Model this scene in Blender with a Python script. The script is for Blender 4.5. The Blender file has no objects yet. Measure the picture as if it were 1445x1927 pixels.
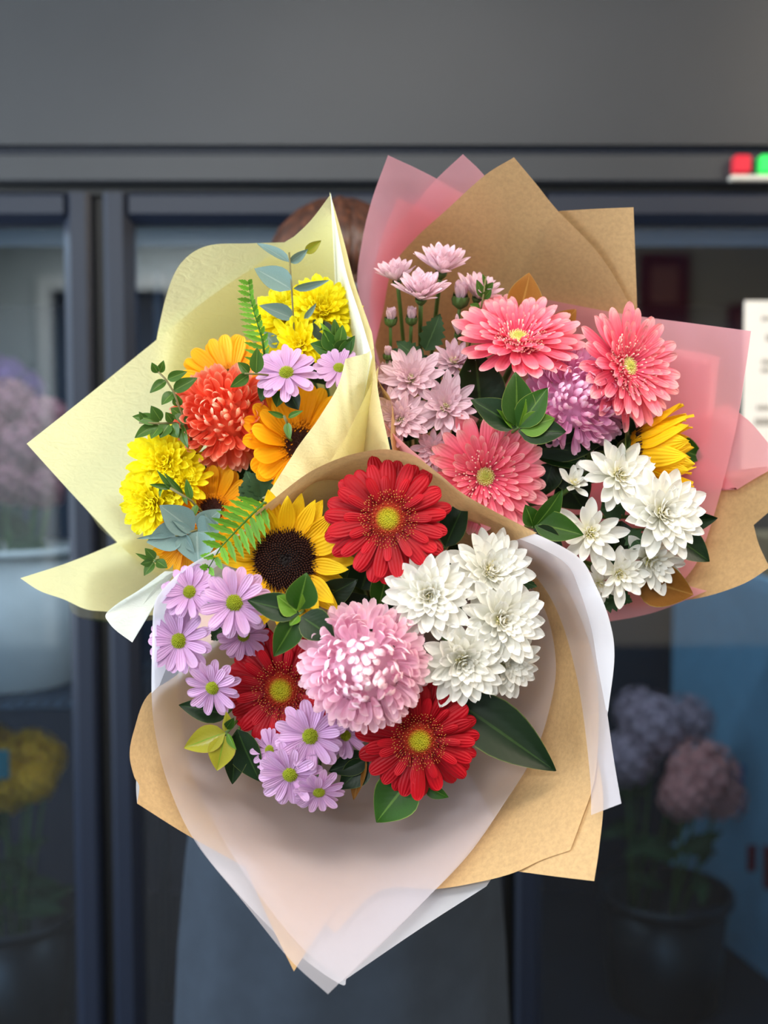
import bpy, math, random
from mathutils import Vector, Matrix
rnd = random.Random(11)
PI = math.pi
GOLD = PI * (3 - math.sqrt(5))
# ------------------------------------------------------------------ camera
W, H, F = 1445, 1927, 2000.0
PITCH = math.radians(3.4)
CAM = Vector((0, 0, 1.35))
FWD = Vector((0, math.cos(PITCH), -math.sin(PITCH)))
UP = Vector((0, math.sin(PITCH), math.cos(PITCH)))
RT = Vector((1, 0, 0))
scene = bpy.context.scene
COL = scene.collection
cam_d = bpy.data.cameras.new('camera')
cam_d.sensor_fit = 'VERTICAL'; cam_d.sensor_height = 36.0
cam_d.lens = F * 36.0 / H
cam_d.clip_start = 0.05
cam_d.dof.use_dof = True; cam_d.dof.focus_distance = 0.87; cam_d.dof.aperture_fstop = 3.1
cam = bpy.data.objects.new('camera', cam_d); COL.objects.link(cam)
cam.location = CAM; cam.rotation_euler = (PI / 2 - PITCH, 0, 0)
scene.camera = cam
# ------------------------------------------------------------------ light and exposure
scene.view_settings.view_transform = 'Standard'
scene.view_settings.look = 'None'
scene.view_settings.gamma = 1.0
scene.view_settings.use_curve_mapping = False
scene.view_settings.exposure = 0.2
scene.cycles.use_denoising = True
scene.cycles.max_bounces = 8
scene.cycles.diffuse_bounces = 4
scene.cycles.transmission_bounces = 6
scene.cycles.transparent_max_bounces = 16
scene.cycles.sample_clamp_indirect = 4.0
world = bpy.data.worlds.new('world'); scene.world = world
world.use_nodes = True
world.node_tree.nodes['Background'].inputs[0].default_value = (0.62, 0.8, 1.0, 1)
world.node_tree.nodes['Background'].inputs[1].default_value = 1.0

def area(name, loc, target, sx, sy, watts, col):
    l = bpy.data.lights.new(name, 'AREA'); l.shape = 'RECTANGLE'
    l.size = sx; l.size_y = sy; l.energy = watts; l.color = col
    o = bpy.data.objects.new(name, l); COL.objects.link(o)
    o.location = loc
    o.rotation_euler = (Vector(target) - Vector(loc)).to_track_quat('-Z', 'Z').to_euler()
    return o
# daylight coming in through the shop window on the left
area('window_daylight', (-2.72, 0.35, 1.5), (0, 0.35, 1.45), 2.8, 2.1, 150, (0.80, 0.91, 1.0))

# ------------------------------------------------------------------ helpers
def P(x, y, d):
    return CAM + FWD * d + RT * ((x - W / 2) / F * d) + UP * ((H / 2 - y) / F * d)
def PY(x, y, Y):
    v = FWD + RT * ((x - W / 2) / F) + UP * ((H / 2 - y) / F)
    return CAM + v * (Y / v.y)
def lin(c):
    return tuple((v / 255 / 12.92) if v / 255 <= 0.04045 else ((v / 255 + 0.055) / 1.055) ** 2.4 for v in c) + (1.0,)
def lerp(a, b, t): return a + (b - a) * t
def tag(o, label, cat=None, group=None, kind=None):
    if label: o['label'] = label
    if cat: o['category'] = cat
    if group: o['group'] = group
    if kind: o['kind'] = kind
    return o
def empty(name, M):
    o = bpy.data.objects.new(name, None); COL.objects.link(o)
    o.empty_display_size = 0.02
    o.matrix_basis = M if isinstance(M, Matrix) else Matrix.Translation(M)
    return o
def link(name, me, parent=None, M=None):
    o = bpy.data.objects.new(name, me); COL.objects.link(o)
    if parent: o.parent = parent
    if M is not None: o.matrix_basis = M
    return o
def mesh(name, vs, fs, mat=None, attrs=None, smooth=True):
    me = bpy.data.meshes.new(name); me.from_pydata([tuple(v) for v in vs], [], fs)
    if smooth: me.polygons.foreach_set('use_smooth', [True] * len(me.polygons))
    for k, vals in (attrs or {}).items():
        a = me.attributes.new(k, 'FLOAT', 'POINT'); a.data.foreach_set('value', vals)
    if mat: me.materials.append(mat)
    me.update()
    return me
class MB:
    """collects shapes into one mesh"""
    def __init__(s): s.v = []; s.f = []; s.t = []
    def add(s, vs, fs, ts=None):
        o = len(s.v); s.v += [Vector(v) for v in vs]; s.f += [[i + o for i in f] for f in fs]
        s.t += ts if ts else [0.0] * len(vs)
    def box(s, a, b, bev=0.0):
        x0, y0, z0 = a; x1, y1, z1 = b
        if bev <= 0:
            s.add([(x0,y0,z0),(x1,y0,z0),(x1,y1,z0),(x0,y1,z0),(x0,y0,z1),(x1,y0,z1),(x1,y1,z1),(x0,y1,z1)],
                  [(3,2,1,0),(4,5,6,7),(0,1,5,4),(1,2,6,5),(2,3,7,6),(3,0,4,7)])
        else:
            e = bev; vs = []
            for z, k in ((z0, e), (z0 + e, 0), (z1 - e, 0), (z1, e)):
                vs += [(x0+k+ (e if k==0 else 0)*0, y0+k, z), (x1-k, y0+k, z), (x1-k, y1-k, z), (x0+k, y1-k, z)]
            fs = [(3,2,1,0), (12,13,14,15)]
            for r in range(3):
                for i in range(4):
                    j = (i + 1) % 4; fs.append((r*4+i, r*4+j, r*4+4+j, r*4+4+i))
            s.add(vs, fs)
    def tube(s, pts, rad, n=6, cap=True):
        pts = [Vector(p) for p in pts]; m = len(pts)
        rads = rad if isinstance(rad, (list, tuple)) else [rad] * m
        vs = []; ts = []; ref = None
        for i, p in enumerate(pts):
            d = (pts[min(i + 1, m - 1)] - pts[max(i - 1, 0)])
            d = d.normalized() if d.length > 1e-9 else Vector((0, 0, 1))
            if ref is None: ref = d.orthogonal().normalized()
            ref = (ref - d * ref.dot(d)); ref = ref.normalized() if ref.length > 1e-6 else d.orthogonal().normalized()
            b = d.cross(ref)
            for k in range(n):
                a = 2 * PI * k / n
                vs.append(p + (ref * math.cos(a) + b * math.sin(a)) * rads[i]); ts.append(i / max(1, m - 1))
        fs = [(i*n+k, i*n+(k+1)%n, (i+1)*n+(k+1)%n, (i+1)*n+k) for i in range(m-1) for k in range(n)]
        if cap: fs += [tuple(range(n))[::-1], tuple((m-1)*n + k for k in range(n))]
        s.add(vs, fs, ts)
    def lathe(s, prof, n=24, c=(0, 0, 0), sx=1, sy=1):
        """prof: (r, z) list; pole when r==0"""
        vs = []; fs = []; ts = []; c = Vector(c); m = len(prof)
        for i, (r, z) in enumerate(prof):
            for k in range(n):
                a = 2 * PI * k / n
                vs.append(c + Vector((r * math.cos(a) * sx, r * math.sin(a) * sy, z))); ts.append(i / max(1, m - 1))
        for i in range(m - 1):
            for k in range(n):
                fs.append((i*n+k, i*n+(k+1)%n, (i+1)*n+(k+1)%n, (i+1)*n+k))
        s.add(vs, fs, ts)
    def build(s, name, mat, parent=None, M=None, smooth=True):
        return link(name, mesh(name, s.v, s.f, mat, {'t': s.t}, smooth), parent, M)

# ------------------------------------------------------------------ materials
def newmat(name):
    m = bpy.data.materials.new(name); m.use_nodes = True
    nt = m.node_tree; nt.nodes.clear()
    return m, nt, nt.nodes.new('ShaderNodeOutputMaterial')
def N(nt, typ, **kw):
    n = nt.nodes.new('ShaderNode' + typ)
    for k, v in kw.items():
        if k.startswith('i_'):
            k = k[2:]; n.inputs[int(k) if k.isdigit() else k].default_value = v
        else: setattr(n, k, v)
    return n
def ramp(nt, src, stops, interp='LINEAR'):
    r = N(nt, 'ValToRGB'); r.color_ramp.interpolation = interp; el = r.color_ramp.elements
    while len(el) < len(stops): el.new(0.5)
    for e, (p, c) in zip(el, stops): e.position = p; e.color = c
    nt.links.new(src, r.inputs[0]); return r.outputs[0]
def plain(name, col, rough=0.5, metal=0.0, noise=0.0, nscale=20, bump=0.0, spec=0.5):
    m, nt, out = newmat(name); b = N(nt, 'BsdfPrincipled', i_Roughness=rough, i_Metallic=metal)
    b.inputs['Specular IOR Level'].default_value = spec
    c = lin(col); b.inputs['Base Color'].default_value = c
    if noise or bump:
        tc = N(nt, 'TexCoord'); n = N(nt, 'TexNoise', i_Scale=nscale, i_Detail=4.0)
        nt.links.new(tc.outputs['Object'], n.inputs['Vector'])
        if noise:
            k = [max(0, v * (1 - noise)) for v in c[:3]] + [1]; k2 = [min(1, v * (1 + noise)) for v in c[:3]] + [1]
            nt.links.new(ramp(nt, n.outputs[0], [(0.3, k), (0.7, k2)]), b.inputs['Base Color'])
        if bump:
            bp = N(nt, 'Bump', i_Strength=bump, i_Distance=0.002)
            nt.links.new(n.outputs[0], bp.inputs['Height']); nt.links.new(bp.outputs[0], b.inputs['Normal'])
    nt.links.new(b.outputs[0], out.inputs[0]); return m
def petal_mat(name, stops, trans=0.3, rough=0.55, var=0.12, groove=0.25, gfreq=16.0, spec=0.25):
    """colour along the petal (attribute t), fine grooves along it (attribute s), a little variation petal to petal"""
    m, nt, out = newmat(name)
    at = N(nt, 'Attribute', attribute_name='t'); as_ = N(nt, 'Attribute', attribute_name='s')
    oi = N(nt, 'ObjectInfo')
    col = ramp(nt, at.outputs['Fac'], [(p, lin(c)) for p, c in stops])
    mr = N(nt, 'MapRange'); mr.inputs[3].default_value = 1 - var; mr.inputs[4].default_value = 1 + var * 0.6
    nt.links.new(oi.outputs['Random'], mr.inputs[0])
    hs = N(nt, 'HueSaturation'); nt.links.new(col, hs.inputs['Color']); nt.links.new(mr.outputs[0], hs.inputs['Value'])
    b = N(nt, 'BsdfPrincipled', i_Roughness=rough); b.inputs['Specular IOR Level'].default_value = spec
    nt.links.new(hs.outputs[0], b.inputs['Base Color'])
    if groove:
        mu = N(nt, 'Math', operation='MULTIPLY', i_1=gfreq); nt.links.new(as_.outputs['Fac'], mu.inputs[0])
        sn = N(nt, 'Math', operation='SINE'); nt.links.new(mu.outputs[0], sn.inputs[0])
        bp = N(nt, 'Bump', i_Strength=groove, i_Distance=0.0006)
        nt.links.new(sn.outputs[0], bp.inputs['Height']); nt.links.new(bp.outputs[0], b.inputs['Normal'])
    tr = N(nt, 'BsdfTranslucent'); nt.links.new(hs.outputs[0], tr.inputs[0])
    mx = N(nt, 'MixShader', i_0=trans)
    nt.links.new(b.outputs[0], mx.inputs[1]); nt.links.new(tr.outputs[0], mx.inputs[2]); nt.links.new(mx.outputs[0], out.inputs[0])
    return m
def leaf_mat(name, c, vein, rim, rough=0.42, trans=0.15, back=None, spec=0.25):
    m, nt, out = newmat(name)
    as_ = N(nt, 'Attribute', attribute_name='s'); at = N(nt, 'Attribute', attribute_name='t'); oi = N(nt, 'ObjectInfo')
    ab = N(nt, 'Math', operation='ABSOLUTE'); nt.links.new(as_.outputs['Fac'], ab.inputs[0])
    c1 = lin(c); c2 = tuple(v * 1.12 for v in c1[:3]) + (1,)
    col = ramp(nt, ab.outputs[0], [(0.0, lin(vein)), (0.035, lin(vein)), (0.07, c1), (0.95, c2), (1.0, lin(rim))])
    tc = N(nt, 'TexCoord'); no = N(nt, 'TexNoise', i_Scale=60.0, i_Detail=3.0); nt.links.new(tc.outputs['Object'], no.inputs['Vector'])
    mr = N(nt, 'MapRange'); mr.inputs[3].default_value = 0.78; mr.inputs[4].default_value = 1.18; nt.links.new(oi.outputs['Random'], mr.inputs[0])
    mn = N(nt, 'MapRange'); mn.inputs[3].default_value = 0.8; mn.inputs[4].default_value = 1.2; nt.links.new(no.outputs[0], mn.inputs[0])
    mm = N(nt, 'Math', operation='MULTIPLY'); nt.links.new(mr.outputs[0], mm.inputs[0]); nt.links.new(mn.outputs[0], mm.inputs[1])
    hs = N(nt, 'HueSaturation'); nt.links.new(col, hs.inputs['Color']); nt.links.new(mm.outputs[0], hs.inputs['Value'])
    src = hs.outputs[0]
    if back:
        ge = N(nt, 'NewGeometry'); mc = N(nt, 'MixRGB'); mc.inputs[2].default_value = lin(back)
        nt.links.new(ge.outputs['Backfacing'], mc.inputs[0]); nt.links.new(src, mc.inputs[1]); src = mc.outputs[0]
    b = N(nt, 'BsdfPrincipled', i_Roughness=rough); b.inputs['Specular IOR Level'].default_value = spec
    nt.links.new(src, b.inputs['Base Color'])
    # side veins as fine relief
    a1 = N(nt, 'Math', operation='MULTIPLY', i_1=0.35); nt.links.new(ab.outputs[0], a1.inputs[0])
    a2 = N(nt, 'Math', operation='SUBTRACT'); nt.links.new(at.outputs['Fac'], a2.inputs[0]); nt.links.new(a1.outputs[0], a2.inputs[1])
    a3 = N(nt, 'Math', operation='MULTIPLY', i_1=55.0); nt.links.new(a2.outputs[0], a3.inputs[0])
    a4 = N(nt, 'Math', operation='SINE'); nt.links.new(a3.outputs[0], a4.inputs[0])
    bp = N(nt, 'Bump', i_Strength=0.04, i_Distance=0.0004); nt.links.new(a4.outputs[0], bp.inputs['Height']); nt.links.new(bp.outputs[0], b.inputs['Normal'])
    tr = N(nt, 'BsdfTranslucent'); nt.links.new(src, tr.inputs[0])
    mx = N(nt, 'MixShader', i_0=trans)
    nt.links.new(b.outputs[0], mx.inputs[1]); nt.links.new(tr.outputs[0], mx.inputs[2]); nt.links.new(mx.outputs[0], out.inputs[0])
    return m
def sheet_mat(name, col, trans=0.35, clear=0.0, rough=0.6, spec=0.2, fibre=0.0, fscale=60.0, speck=0.0, tint=None, coat=0.0):
    m, nt, out = newmat(name); c = lin(col)
    tc = N(nt, 'TexCoord')
    b = N(nt, 'BsdfPrincipled', i_Roughness=rough); b.inputs['Specular IOR Level'].default_value = spec
    b.inputs['Base Color'].default_value = c
    if coat: b.inputs['Coat Weight'].default_value = coat; b.inputs['Coat Roughness'].default_value = 0.08
    tr = N(nt, 'BsdfTranslucent'); tr.inputs[0].default_value = c
    if speck:
        n = N(nt, 'TexNoise', i_Scale=260.0, i_Detail=5.0, i_Roughness=0.7); nt.links.new(tc.outputs['Object'], n.inputs['Vector'])
        cr = ramp(nt, n.outputs[0], [(0.3, tuple(v * (1 - speck) for v in c[:3]) + (1,)), (0.62, c)])
        nt.links.new(cr, b.inputs['Base Color']); nt.links.new(cr, tr.inputs[0])
    if fibre:
        mp = N(nt, 'Mapping'); mp.inputs['Scale'].default_value = (1, 1, 2.2); mp.inputs['Rotation'].default_value = (0, 0.6, 0)
        nt.links.new(tc.outputs['Object'], mp.inputs['Vector'])
        n = N(nt, 'TexNoise', i_Scale=fscale, i_Detail=6.0, i_Roughness=0.62, i_Distortion=1.2); nt.links.new(mp.outputs[0], n.inputs['Vector'])
        bp = N(nt, 'Bump', i_Strength=fibre, i_Distance=0.004); nt.links.new(n.outputs[0], bp.inputs['Height'])
        nt.links.new(bp.outputs[0], b.inputs['Normal']); nt.links.new(bp.outputs[0], tr.inputs['Normal'])
    mx = N(nt, 'MixShader', i_0=trans); nt.links.new(b.outputs[0], mx.inputs[1]); nt.links.new(tr.outputs[0], mx.inputs[2])
    last = mx.outputs[0]
    if clear:
        tp = N(nt, 'BsdfTransparent'); tp.inputs[0].default_value = lin(tint) if tint else (1, 1, 1, 1)
        m2 = N(nt, 'MixShader', i_0=clear); nt.links.new(last, m2.inputs[1]); nt.links.new(tp.outputs[0], m2.inputs[2]); last = m2.outputs[0]
    nt.links.new(last, out.inputs[0]); return m
def glass_mat(name, tint, base=0.08, rough=0.0):
    m, nt, out = newmat(name)
    tp = N(nt, 'BsdfTransparent'); tp.inputs[0].default_value = tint
    gl = N(nt, 'BsdfGlossy', i_Roughness=rough)
    fr = N(nt, 'Fresnel', i_IOR=1.5); ad = N(nt, 'Math', operation='ADD', i_1=base); nt.links.new(fr.outputs[0], ad.inputs[0])
    mx = N(nt, 'MixShader'); nt.links.new(ad.outputs[0], mx.inputs[0]); nt.links.new(tp.outputs[0], mx.inputs[1]); nt.links.new(gl.outputs[0], mx.inputs[2])
    nt.links.new(mx.outputs[0], out.inputs[0]); return m
def glow(name, col, strength, base):
    m, nt, out = newmat(name); b = N(nt, 'BsdfPrincipled', i_Roughness=0.3); b.inputs['Base Color'].default_value = lin(base)
    b.inputs['Emission Color'].default_value = lin(col); b.inputs['Emission Strength'].default_value = strength
    nt.links.new(b.outputs[0], out.inputs[0]); return m
# ------------------------------------------------------------------ the shop room and the flower cooler
YF = 1.85                                   # front plane of the cooler doors
M_graphite = plain('graphite panel', (38, 41, 47), 0.42, 0.0, 0.05, 9, spec=0.5)
M_frame = plain('dark anodised frame', (19, 27, 44), 0.42, 0.0, spec=0.4)
M_black = plain('black gasket', (9, 10, 14), 0.5)
M_wall = plain('pale blue grey paint', (196, 208, 210), 0.75, noise=0.03)
M_cream = plain('warm cream paint', (205, 195, 178), 0.75, noise=0.03)
M_trim = plain('white trim paint', (228, 236, 236), 0.5)
M_floor = plain('grey concrete floor', (30, 32, 36), 0.6, noise=0.15, nscale=6)
M_ceil = plain('ceiling white', (225, 222, 215), 0.8)
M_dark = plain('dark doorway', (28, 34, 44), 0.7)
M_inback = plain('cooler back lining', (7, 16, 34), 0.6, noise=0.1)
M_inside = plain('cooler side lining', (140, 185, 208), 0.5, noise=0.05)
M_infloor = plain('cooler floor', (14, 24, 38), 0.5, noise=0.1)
M_glass = glass_mat('door glass', (0.50, 0.66, 0.82, 1), 0.075)
X0, X1, YB, ZC = -2.7, 2.9, -3.5, 2.85
def struct(name, a, b, mat, label=None):
    m = MB(); m.box(a, b); o = m.build(name, mat, smooth=False); o['kind'] = 'structure'
    if label: o['label'] = label
    return o
struct('floor', (X0 - .1, YB - .1, -0.1), (X1 + .1, 3.6, 0.0), M_floor, 'grey concrete shop floor')
struct('ceiling', (X0 - .1, YB - .1, ZC), (X1 + .1, 3.6, ZC + 0.1), M_ceil, 'white shop ceiling')
struct('wall_right', (X1, YB, 0), (X1 + .1, 3.6, ZC), M_cream, 'warm cream side wall of the shop')
# wall behind the photographer with a doorway in it
m = MB(); DX0, DX1, DZ = -2.25, -1.45, 2.42
m.box((X0, YB - .1, 0), (DX0, YB, ZC)); m.box((DX1, YB - .1, 0), (1.2, YB, ZC)); m.box((DX0, YB - .1, DZ), (DX1, YB, ZC))
o = m.build('wall_back', M_wall, smooth=False); tag(o, 'pale blue grey wall with a dark doorway', kind='structure')
struct('wall_rear', (1.2, YB - .1, 0), (X1, YB, ZC), M_cream, 'cream wall beside the doorway')
m = MB(); m.box((DX0 - .09, YB, 0), (DX0, YB + .03, DZ + .09)); m.box((DX1, YB, 0), (DX1 + .09, YB + .03, DZ + .09)); m.box((DX0, YB, DZ), (DX1, YB + .03, DZ + .09))
o = m.build('trim_1', M_trim, smooth=False); tag(o, 'white trim around the doorway', kind='structure')
struct('shade_panel_1', (DX0, YB - .09, 0), (DX1, YB - .05, DZ), M_dark, 'dark panel standing in for the unlit room beyond the doorway')  # flat dark panel, its colour stands for the darkness beyond the opening
# left wall with the shop window
m = MB(); WY0, WY1, WZ0, WZ1 = -1.05, 1.75, 0.45, 2.55
m.box((X0 - .1, YB, 0), (X0, WY0, ZC)); m.box((X0 - .1, WY1, 0), (X0, 3.6, ZC)); m.box((X0 - .1, WY0, 0), (X0, WY1, WZ0)); m.box((X0 - .1, WY0, WZ1), (X0, WY1, ZC))
o = m.build('wall_left', M_wall, smooth=False); tag(o, 'pale blue grey wall with the shop window', kind='structure')
m = MB()
for yy in (WY0, WY0 + (WY1 - WY0) / 2 - .025, WY1 - .05): m.box((X0 - .07, yy, WZ0), (X0 - .03, yy + .05, WZ1))
for zz in (WZ0, WZ1 - .05): m.box((X0 - .07, WY0, zz), (X0 - .03, WY1, zz + .05))
wf = m.build('window_1', M_trim, smooth=False); tag(wf, 'white framed shop window', kind='structure')
m = MB(); m.box((X0 - .056, WY0 + .05, WZ0 + .05), (X0 - .05, WY1 - .05, WZ1 - .05)); m.build('window_pane', glass_mat('window glass', (0.97, 0.99, 1, 1), 0.0), wf, smooth=False)

# ceiling light panels (warm) with their own light
M_lamp = glow('ceiling panel glow', (255, 240, 220), 2.2, (250, 250, 250))
M_white_metal = plain('white lamp frame', (235, 235, 232), 0.4)
def ceiling_panel(x, y, sx, sy, watts, col, label):
    r = empty('ceiling_light', Vector((x, y, ZC - .05)))
    tag(r, label, 'ceiling light', 'ceiling light panels')
    m = MB(); m.box((-sx/2 - .03, -sy/2 - .03, 0), (sx/2 + .03, -sy/2, .05)); m.box((-sx/2 - .03, sy/2, 0), (sx/2 + .03, sy/2 + .03, .05))
    m.box((-sx/2 - .03, -sy/2, 0), (-sx/2, sy/2, .05)); m.box((sx/2, -sy/2, 0), (sx/2 + .03, sy/2, .05)); m.build('frame', M_white_metal, r, smooth=False)
    m = MB(); m.box((-sx/2, -sy/2, .02), (sx/2, sy/2, .04)); m.build('diffuser', M_lamp, r, smooth=False)
    a = area('panel_light', (x, y, ZC - .06), (x, y, 0), sx, sy, watts, col)
ceiling_panel(0.1, -0.2, 1.2, 0.6, 26, (1.0, 0.95, 0.88), 'warm ceiling light panel in front of the cooler')
ceiling_panel(1.9, 0.3, 0.6, 1.2, 55, (1.0, 0.86, 0.70), 'warm ceiling light panel beside the cream wall')
ceiling_panel(-1.2, -2.6, 1.2, 0.6, 120, (0.97, 0.98, 1.0), 'ceiling light panel near the doorway')

# red display boards on the cream wall behind the photographer (they show as reflections in the glass)
M_redboard = plain('dark red board', (130, 28, 48), 0.5); M_redpale = plain('pale print', (190, 120, 110), 0.6)
def board(x0, x1, z0, z1, label):
    r = empty('wall_board', Vector(((x0+x1)/2, YB, z0))); tag(r, label, 'board')
    m = MB(); m.box(((x0-x1)/2, .004, 0), ((x1-x0)/2, .03, z1 - z0), .004); m.build('panel', M_redboard, r, smooth=False)
    m = MB(); m.box(((x0-x1)/2 * .55, .031, (z1-z0) * .45), ((x1-x0)/2 * .55, .034, (z1-z0) * .85)); m.build('print_patch', M_redpale, r, smooth=False)
board(1.72, 2.05, 2.06, 2.66, 'tall dark red display board on the cream wall')
board(2.32, 2.62, 1.95, 2.32, 'small dark red display board on the cream wall')
# ---- the cooler
cooler = empty('flower_cooler', Vector((0, YF, 0)))
tag(cooler, 'dark grey glass door flower cooler with red and green indicator lamps', 'cooler')
OFF = Matrix.Translation((0, -YF, 0))
def cpart(m, name, mat, parent=cooler, M=OFF, smooth=False): return m.build(name, mat, parent, M, smooth)
zt0 = PY(722, 276, YF).z; zt1 = PY(722, 290, YF).z; zg1 = PY(722, 345, YF).z; zg0 = PY(722, 360, YF).z
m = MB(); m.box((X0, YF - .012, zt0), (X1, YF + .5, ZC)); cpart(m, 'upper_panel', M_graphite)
m = MB(); m.box((X0, YF + .004, zt1), (X1, YF + .3, zt0)); cpart(m, 'shadow_groove', M_frame)
m = MB(); m.box((X0, YF - .008, zg1), (X1, YF + .3, zt1), .004); cpart(m, 'header_band', M_graphite)
m = MB(); m.box((X0, YF + .02, zg0 - .002), (X1, YF + .3, zg1 + .002)); cpart(m, 'header_gasket', M_black)
gx1 = PY(181, 420, YF).x; gx2 = PY(958, 1850, YF).x; pitchx = gx2 - gx1
gaps = [gx1 - pitchx * 2, gx1 - pitchx, gx1, gx2, gx2 + pitchx, gx2 + 2 * pitchx]
zdt = zg0 - .001; zdb = 0.10; SW = 0.050; RAIL = 0.052; GAP = 0.011
def door(xa, xb):
    d = empty('door', Vector(((xa+xb)/2, 0, zdb))); d.parent = cooler
    # M puts world shapes under the door empty
    MM = Matrix.Translation((-(xa+xb)/2, -YF, -zdb))
    a, b = xa + GAP, xb - GAP
    def prof_bar(pts, name):
        m = MB(); m.add([p for p in pts], [(0,1,2,3),(7,6,5,4),(0,4,5,1),(1,5,6,2),(2,6,7,3),(3,7,4,0)]); m.build(name, M_frame, d, MM, False)
    bev = .016
    for side, (xo, xi) in enumerate(((a, a + SW), (b, b - SW))):
        m = MB(); sg = 1 if xi > xo else -1
        # stile with an outer and an inner chamfer
        sec = [(xo, YF + .045), (xo, YF + .006), (xo + sg*.008, YF), (xi - sg*bev, YF), (xi, YF + .018), (xi, YF + .045)]
        vs = [(x, y, zdb) for x, y in sec] + [(x, y, zdt) for x, y in sec]
        fs = [(i, (i+1) % 6, (i+1) % 6 + 6, i + 6) for i in range(6)] + [tuple(range(6)), tuple(range(11, 5, -1))]
        m.add(vs, fs); m.build('stile', M_frame, d, MM, False)
    for zo, zi in ((zdt, zdt - RAIL), (zdb, zdb + RAIL)):
        sg = 1 if zi > zo else -1
        sec = [(zo, YF + .045), (zo, YF + .006), (zo + sg*.006, YF + .001), (zi - sg*bev, YF + .001), (zi, YF + .018), (zi, YF + .045)]
        vs = [(a + SW*.9, y, z) for z, y in sec] + [(b - SW*.9, y, z) for z, y in sec]
        fs = [(i, (i+1) % 6, (i+1) % 6 + 6, i + 6) for i in range(6)] + [tuple(range(6)), tuple(range(11, 5, -1))]
        m = MB(); m.add(vs, fs); m.build('rail', M_frame, d, MM, False)
    m = MB(); m.add([(a+SW-.004, YF+.024, zdb+RAIL-.004), (b-SW+.004, YF+.024, zdb+RAIL-.004), (b-SW+.004, YF+.024, zdt-RAIL+.004), (a+SW-.004, YF+.024, zdt-RAIL+.004)], [(0,1,2,3)])
    g = m.build('glass_pane', M_glass, d, MM, False)
    return d
for i in range(len(gaps) - 1): door(gaps[i], gaps[i+1])
for g in gaps[1:-1]:
    m = MB(); m.box((g - GAP - .004, YF + .03, zdb), (g + GAP + .004, YF + .075, zdt)); cpart(m, 'door_gasket', M_black)
m = MB(); m.box((X0, YF, 0), (X1, YF + .3, zdb - .005), .004); cpart(m, 'kick_plate', M_frame)
YI = 3.05
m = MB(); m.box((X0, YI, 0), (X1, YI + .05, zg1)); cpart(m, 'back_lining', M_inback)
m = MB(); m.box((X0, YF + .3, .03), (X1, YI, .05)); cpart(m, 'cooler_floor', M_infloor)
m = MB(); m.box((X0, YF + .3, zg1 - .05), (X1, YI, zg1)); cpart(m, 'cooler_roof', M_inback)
# slightly skewed partition wall on the right inside the cooler
q0 = PY(1268, 1500, 2.95).x; q1 = q0 + 0.30
m = MB(); m.add([(q0, 2.99, .05), (q1, YF+.08, .05), (q1+.04, YF+.08, .05), (q0+.04, 2.99, .05), (q0, 2.99, 1.02), (q1, YF+.08, 1.02), (q1+.04, YF+.08, 1.02), (q0+.04, 2.99, 1.02)],
      [(3,2,1,0),(4,5,6,7),(0,1,5,4),(1,2,6,5),(2,3,7,6),(3,0,4,7)]); cpart(m, 'partition', M_inside)
# blue tape strip and two small red patches on the partition
M_tape = plain('blue tape', (20, 120, 190), 0.4)
def on_partition(x, y):
    # walk the ray to the skewed partition plane
    A = Vector((q0, 2.99, 0)); B = Vector((q1, YF + .08, 0)); t = B - A; n = Vector((-t.y, t.x, 0)).normalized()
    v = FWD + RT * ((x - W/2)/F) + UP * ((H/2 - y)/F); k = (A - CAM).dot(n) / v.dot(n); return CAM + v * k, n
for nm, mt, qs in (('tape_strip', M_tape, ((1381,1440),(1403,1440),(1400,1525),(1377,1525))), ('red_patch', M_redboard, ((1408,1590),(1426,1590),(1424,1640),(1407,1640))), ('red_patch', M_redboard, ((1437,1590),(1460,1595),(1458,1680),(1438,1670)))):
    m = MB(); pts = [on_partition(*q) for q in qs]
    m.add([p + n * (-.003 if n.x > 0 else .003) for p, n in pts], [(0,1,2,3)]); cpart(m, nm, mt)
# indicator lamps
M_red = glow('red indicator', (225, 30, 55), 0.25, (190, 30, 50)); M_green = glow('green indicator', (40, 220, 90), 0.7, (40, 190, 80))
for nm, mt, xa, xb in (('red_indicator_lamp', M_red, 1375, 1407), ('green_indicator_lamp', M_green, 1423, 1455)):
    a = PY(xa, 331, YF - .008); b = PY(xb, 295, YF - .008); m = MB(); m.box((a.x, YF - .026, a.z), (b.x, YF - .008, b.z), .004); cpart(m, nm, mt)
a = PY(1370, 343, YF - .008); b = PY(1462, 333, YF - .008); m = MB(); m.box((a.x, YF - .024, a.z), (b.x, YF - .008, b.z), .002); cpart(m, 'indicator_base', plain('cream plastic', (215, 210, 200), 0.5))
# invented cool tube and area light, added to brighten the cooler inside
M_filltube = glow('added fill tube', (190, 225, 255), 1.5, (240, 240, 240))
m = MB(); m.tube([(-1.4, 1.945, zdt - .005), (1.8, 1.945, zdt - .005)], .010, 8); cpart(m, 'added_strip_lamp', M_filltube, smooth=True)
area('cooler_fill_light', (0.2, 1.97, zdt - .02), (0.2, 2.5, 0.4), 3.2, .05, 14, (0.75, 0.9, 1.0))
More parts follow.
